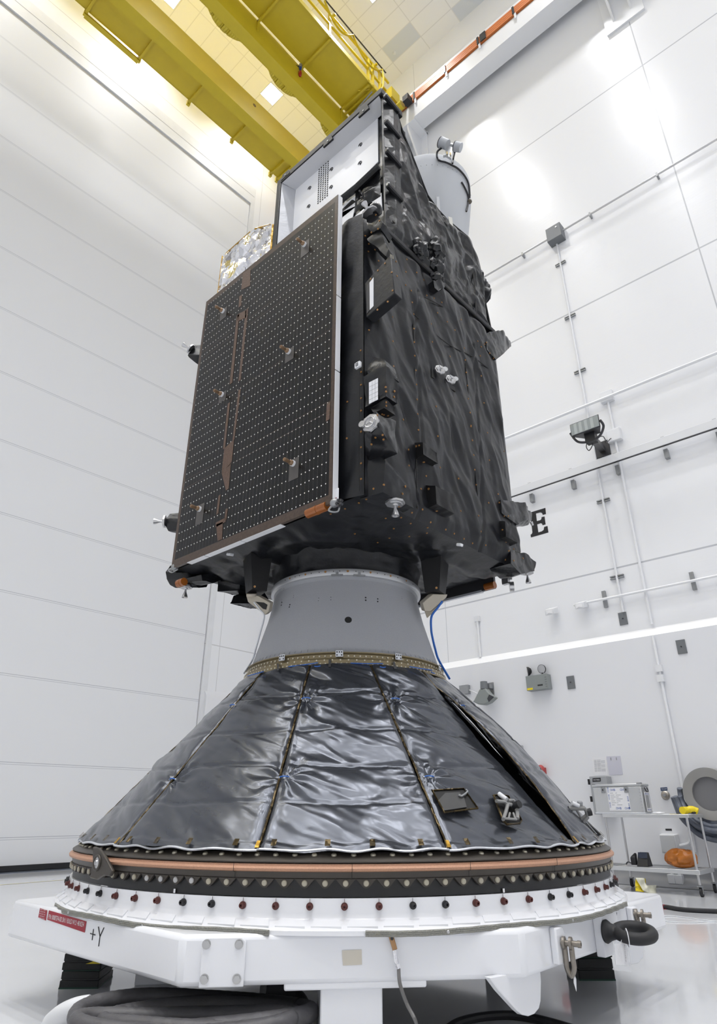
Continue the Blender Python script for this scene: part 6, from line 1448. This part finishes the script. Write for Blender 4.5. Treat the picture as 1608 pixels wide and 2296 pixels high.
# black cable, clear tie and orange scrap on the floor at the right
q0, q1, q2, q3 = oZ(1449, 2031, .022), oZ(1490, 2033, .022), oZ(1540, 2040, .022), oZ(1640, 2044, .022)
t = thing('floor_cable', 'thick black cable on the floor leading off to the right edge', 'cable', q1-ZZ*.022)
b = MB(); b.tube(smoothpath([oZ(1420, 2028, .022), q0, q1, q2, q3, oZ(1760, 2046, .022)], 8), .022, 10); b.build('cable', m_rub, t)
p = oZ(1490, 2034, .022); b = MB(); dv = (q2-q1).normalized(); b.tube([p+dv.cross(ZZ)*(.024*math.cos(a))+ZZ*(.024*math.sin(a)) for a in [2*PI*k/16 for k in range(16)]], .003, 5, closed=True); b.build('red_tie', m_red, t)
b = MB(); b.tube(smoothpath([oZ(1470, 2055, .006), oZ(1500, 2053, .006), oZ(1540, 2057, .006), oZ(1590, 2064, .006), oZ(1620, 2066, .006)], 6), .004, 6); b.tube(smoothpath([oZ(1470, 2060, .006), oZ(1500, 2066, .006), oZ(1545, 2068, .006), oZ(1590, 2066, .006), oZ(1620, 2065, .006)], 6), .004, 6); one(b, 'clear_tubing', mat('clear_tube', (.75, .77, .80), .15), 'loop of thin clear tubing on the floor right of the tow eye', 'tubing')
p = oZ(1461, 2056, .0); b = MB(); b.obox(p+ZZ*.012, RT, f0, ZZ, .020, .016, .012); one(b, 'orange_scrap', mat('orange_scrap', (.55, .18, .01), .4), 'tiny orange scrap on the floor beside the clear tubing', 'scrap', bev=.003)
# big grey duct hose coiled under the front of the stand
t = thing('duct_hose', 'grey ribbed duct hose coiled on the floor under the white stand', 'hose', oZ(380, 2300, 0))
HC = oZ(400, 2352, .1); ux = RT; vx = f0
def hose_pts(cx, cyv, rx, ry, z, a0, a1, n=150, wob=0, sd=0):
    out = []
    for k in range(n+1):
        a = a0+(a1-a0)*k/n; j = .03*noise.noise(V((math.cos(a)*1.3+sd, math.sin(a)*1.3, sd)))
        out.append(V((HC.x, HC.y, 0))+ux*(cx+(rx+j)*math.cos(a))+vx*(cyv+(ry+j)*math.sin(a))+ZZ*(z+wob*math.sin(2*a+sd)))
    return out
loops = [(.02, .16, .53, .28, .038, 0, 2*PI, .003, .037), (.05, .10, .45, .20, .038, 0, 2*PI, .003, .036), (.0, .14, .51, .25, .112, .3, 2*PI+.3, .010, .037), (.05, .06, .42, .17, .108, 0, 2*PI, .006, .035), (.02, .17, .51, .25, .182, .5, 2*PI+.45, .012, .036), (.06, .11, .43, .18, .178, 0, 2*PI, .008, .035), (.0, .02, .46, .13, .185, .2, 2*PI+.1, .010, .034)]
for i_, L_ in enumerate(loops):
    pts = hose_pts(*L_[:7], wob=L_[7], sd=i_*2.3); rr = [L_[8]*(1+.05*noise.noise(V((k*.9, i_, 0)))+.02*(k % 2)) for k in range(len(pts))]
    b = MB(); b.tube(pts, rr, 14); b.build('hose_loop', m_hose, t)
e0 = [oZ(200, 2256, .185), oZ(170, 2262, .175), oZ(140, 2275, .14), oZ(118, 2292, .09), oZ(110, 2310, .05)]
b = MB(); b.tube(smoothpath(e0, 6), .045, 12); b.build('white_end', m_offw, t)
b = MB(); p = oZ(150, 2288, .10); b.tube(smoothpath([p, p+RT*.05+ZZ*.015, p+RT*.09-ZZ*.01]), .008, 6); b.build('red_tie', m_red, t)
b = MB(); b.tube(smoothpath([oZ(590, 2218, .16), oZ(640, 2222, .14), oZ(672, 2246, .10), oZ(684, 2280, .06), oZ(684, 2320, .05)], 8), .042, 12); b.build('hose_loop', m_hose, t)
# dark cable under the right of the stand
b = MB(); b.tube(smoothpath([oZ(1000, 2310, .02), oZ(1030, 2292, .02), oZ(1080, 2280, .02), oZ(1140, 2276, .02), oZ(1190, 2282, .02), oZ(1240, 2294, .02), oZ(1300, 2312, .02)], 8), .02, 10); one(b, 'black_hose', m_rub, 'black hose curving on the floor below the triangular lug plate', 'hose')
# small things on the adapter's far side wall: none

# ================================================================== CAMERA AND RENDER SETTINGS
cd_ = bpy.data.cameras.new('camera'); co = bpy.data.objects.new('camera', cd_); COL.objects.link(co)
co.location = CAM; co.rotation_euler = (PI/2+PITCH, 0, YAW-PI/2)
cd_.sensor_fit = 'AUTO'; cd_.sensor_width = 36; cd_.lens = 36*FPX/2296; cd_.clip_start = .05; cd_.clip_end = 200
SC.camera = co
w = bpy.data.worlds.new('world'); SC.world = w; w.use_nodes = True
w.node_tree.nodes['Background'].inputs[0].default_value = (0, 0, 0, 1)
SC.view_settings.view_transform = 'Standard'; SC.view_settings.look = 'None'; SC.view_settings.gamma = 1; SC.view_settings.use_curve_mapping = False
SC.view_settings.exposure = 0.0
SC.cycles.use_denoising = True
SC.cycles.max_bounces = 12; SC.cycles.diffuse_bounces = 9; SC.cycles.glossy_bounces = 5; SC.cycles.transparent_max_bounces = 6
SC.cycles.sample_clamp_indirect = 6
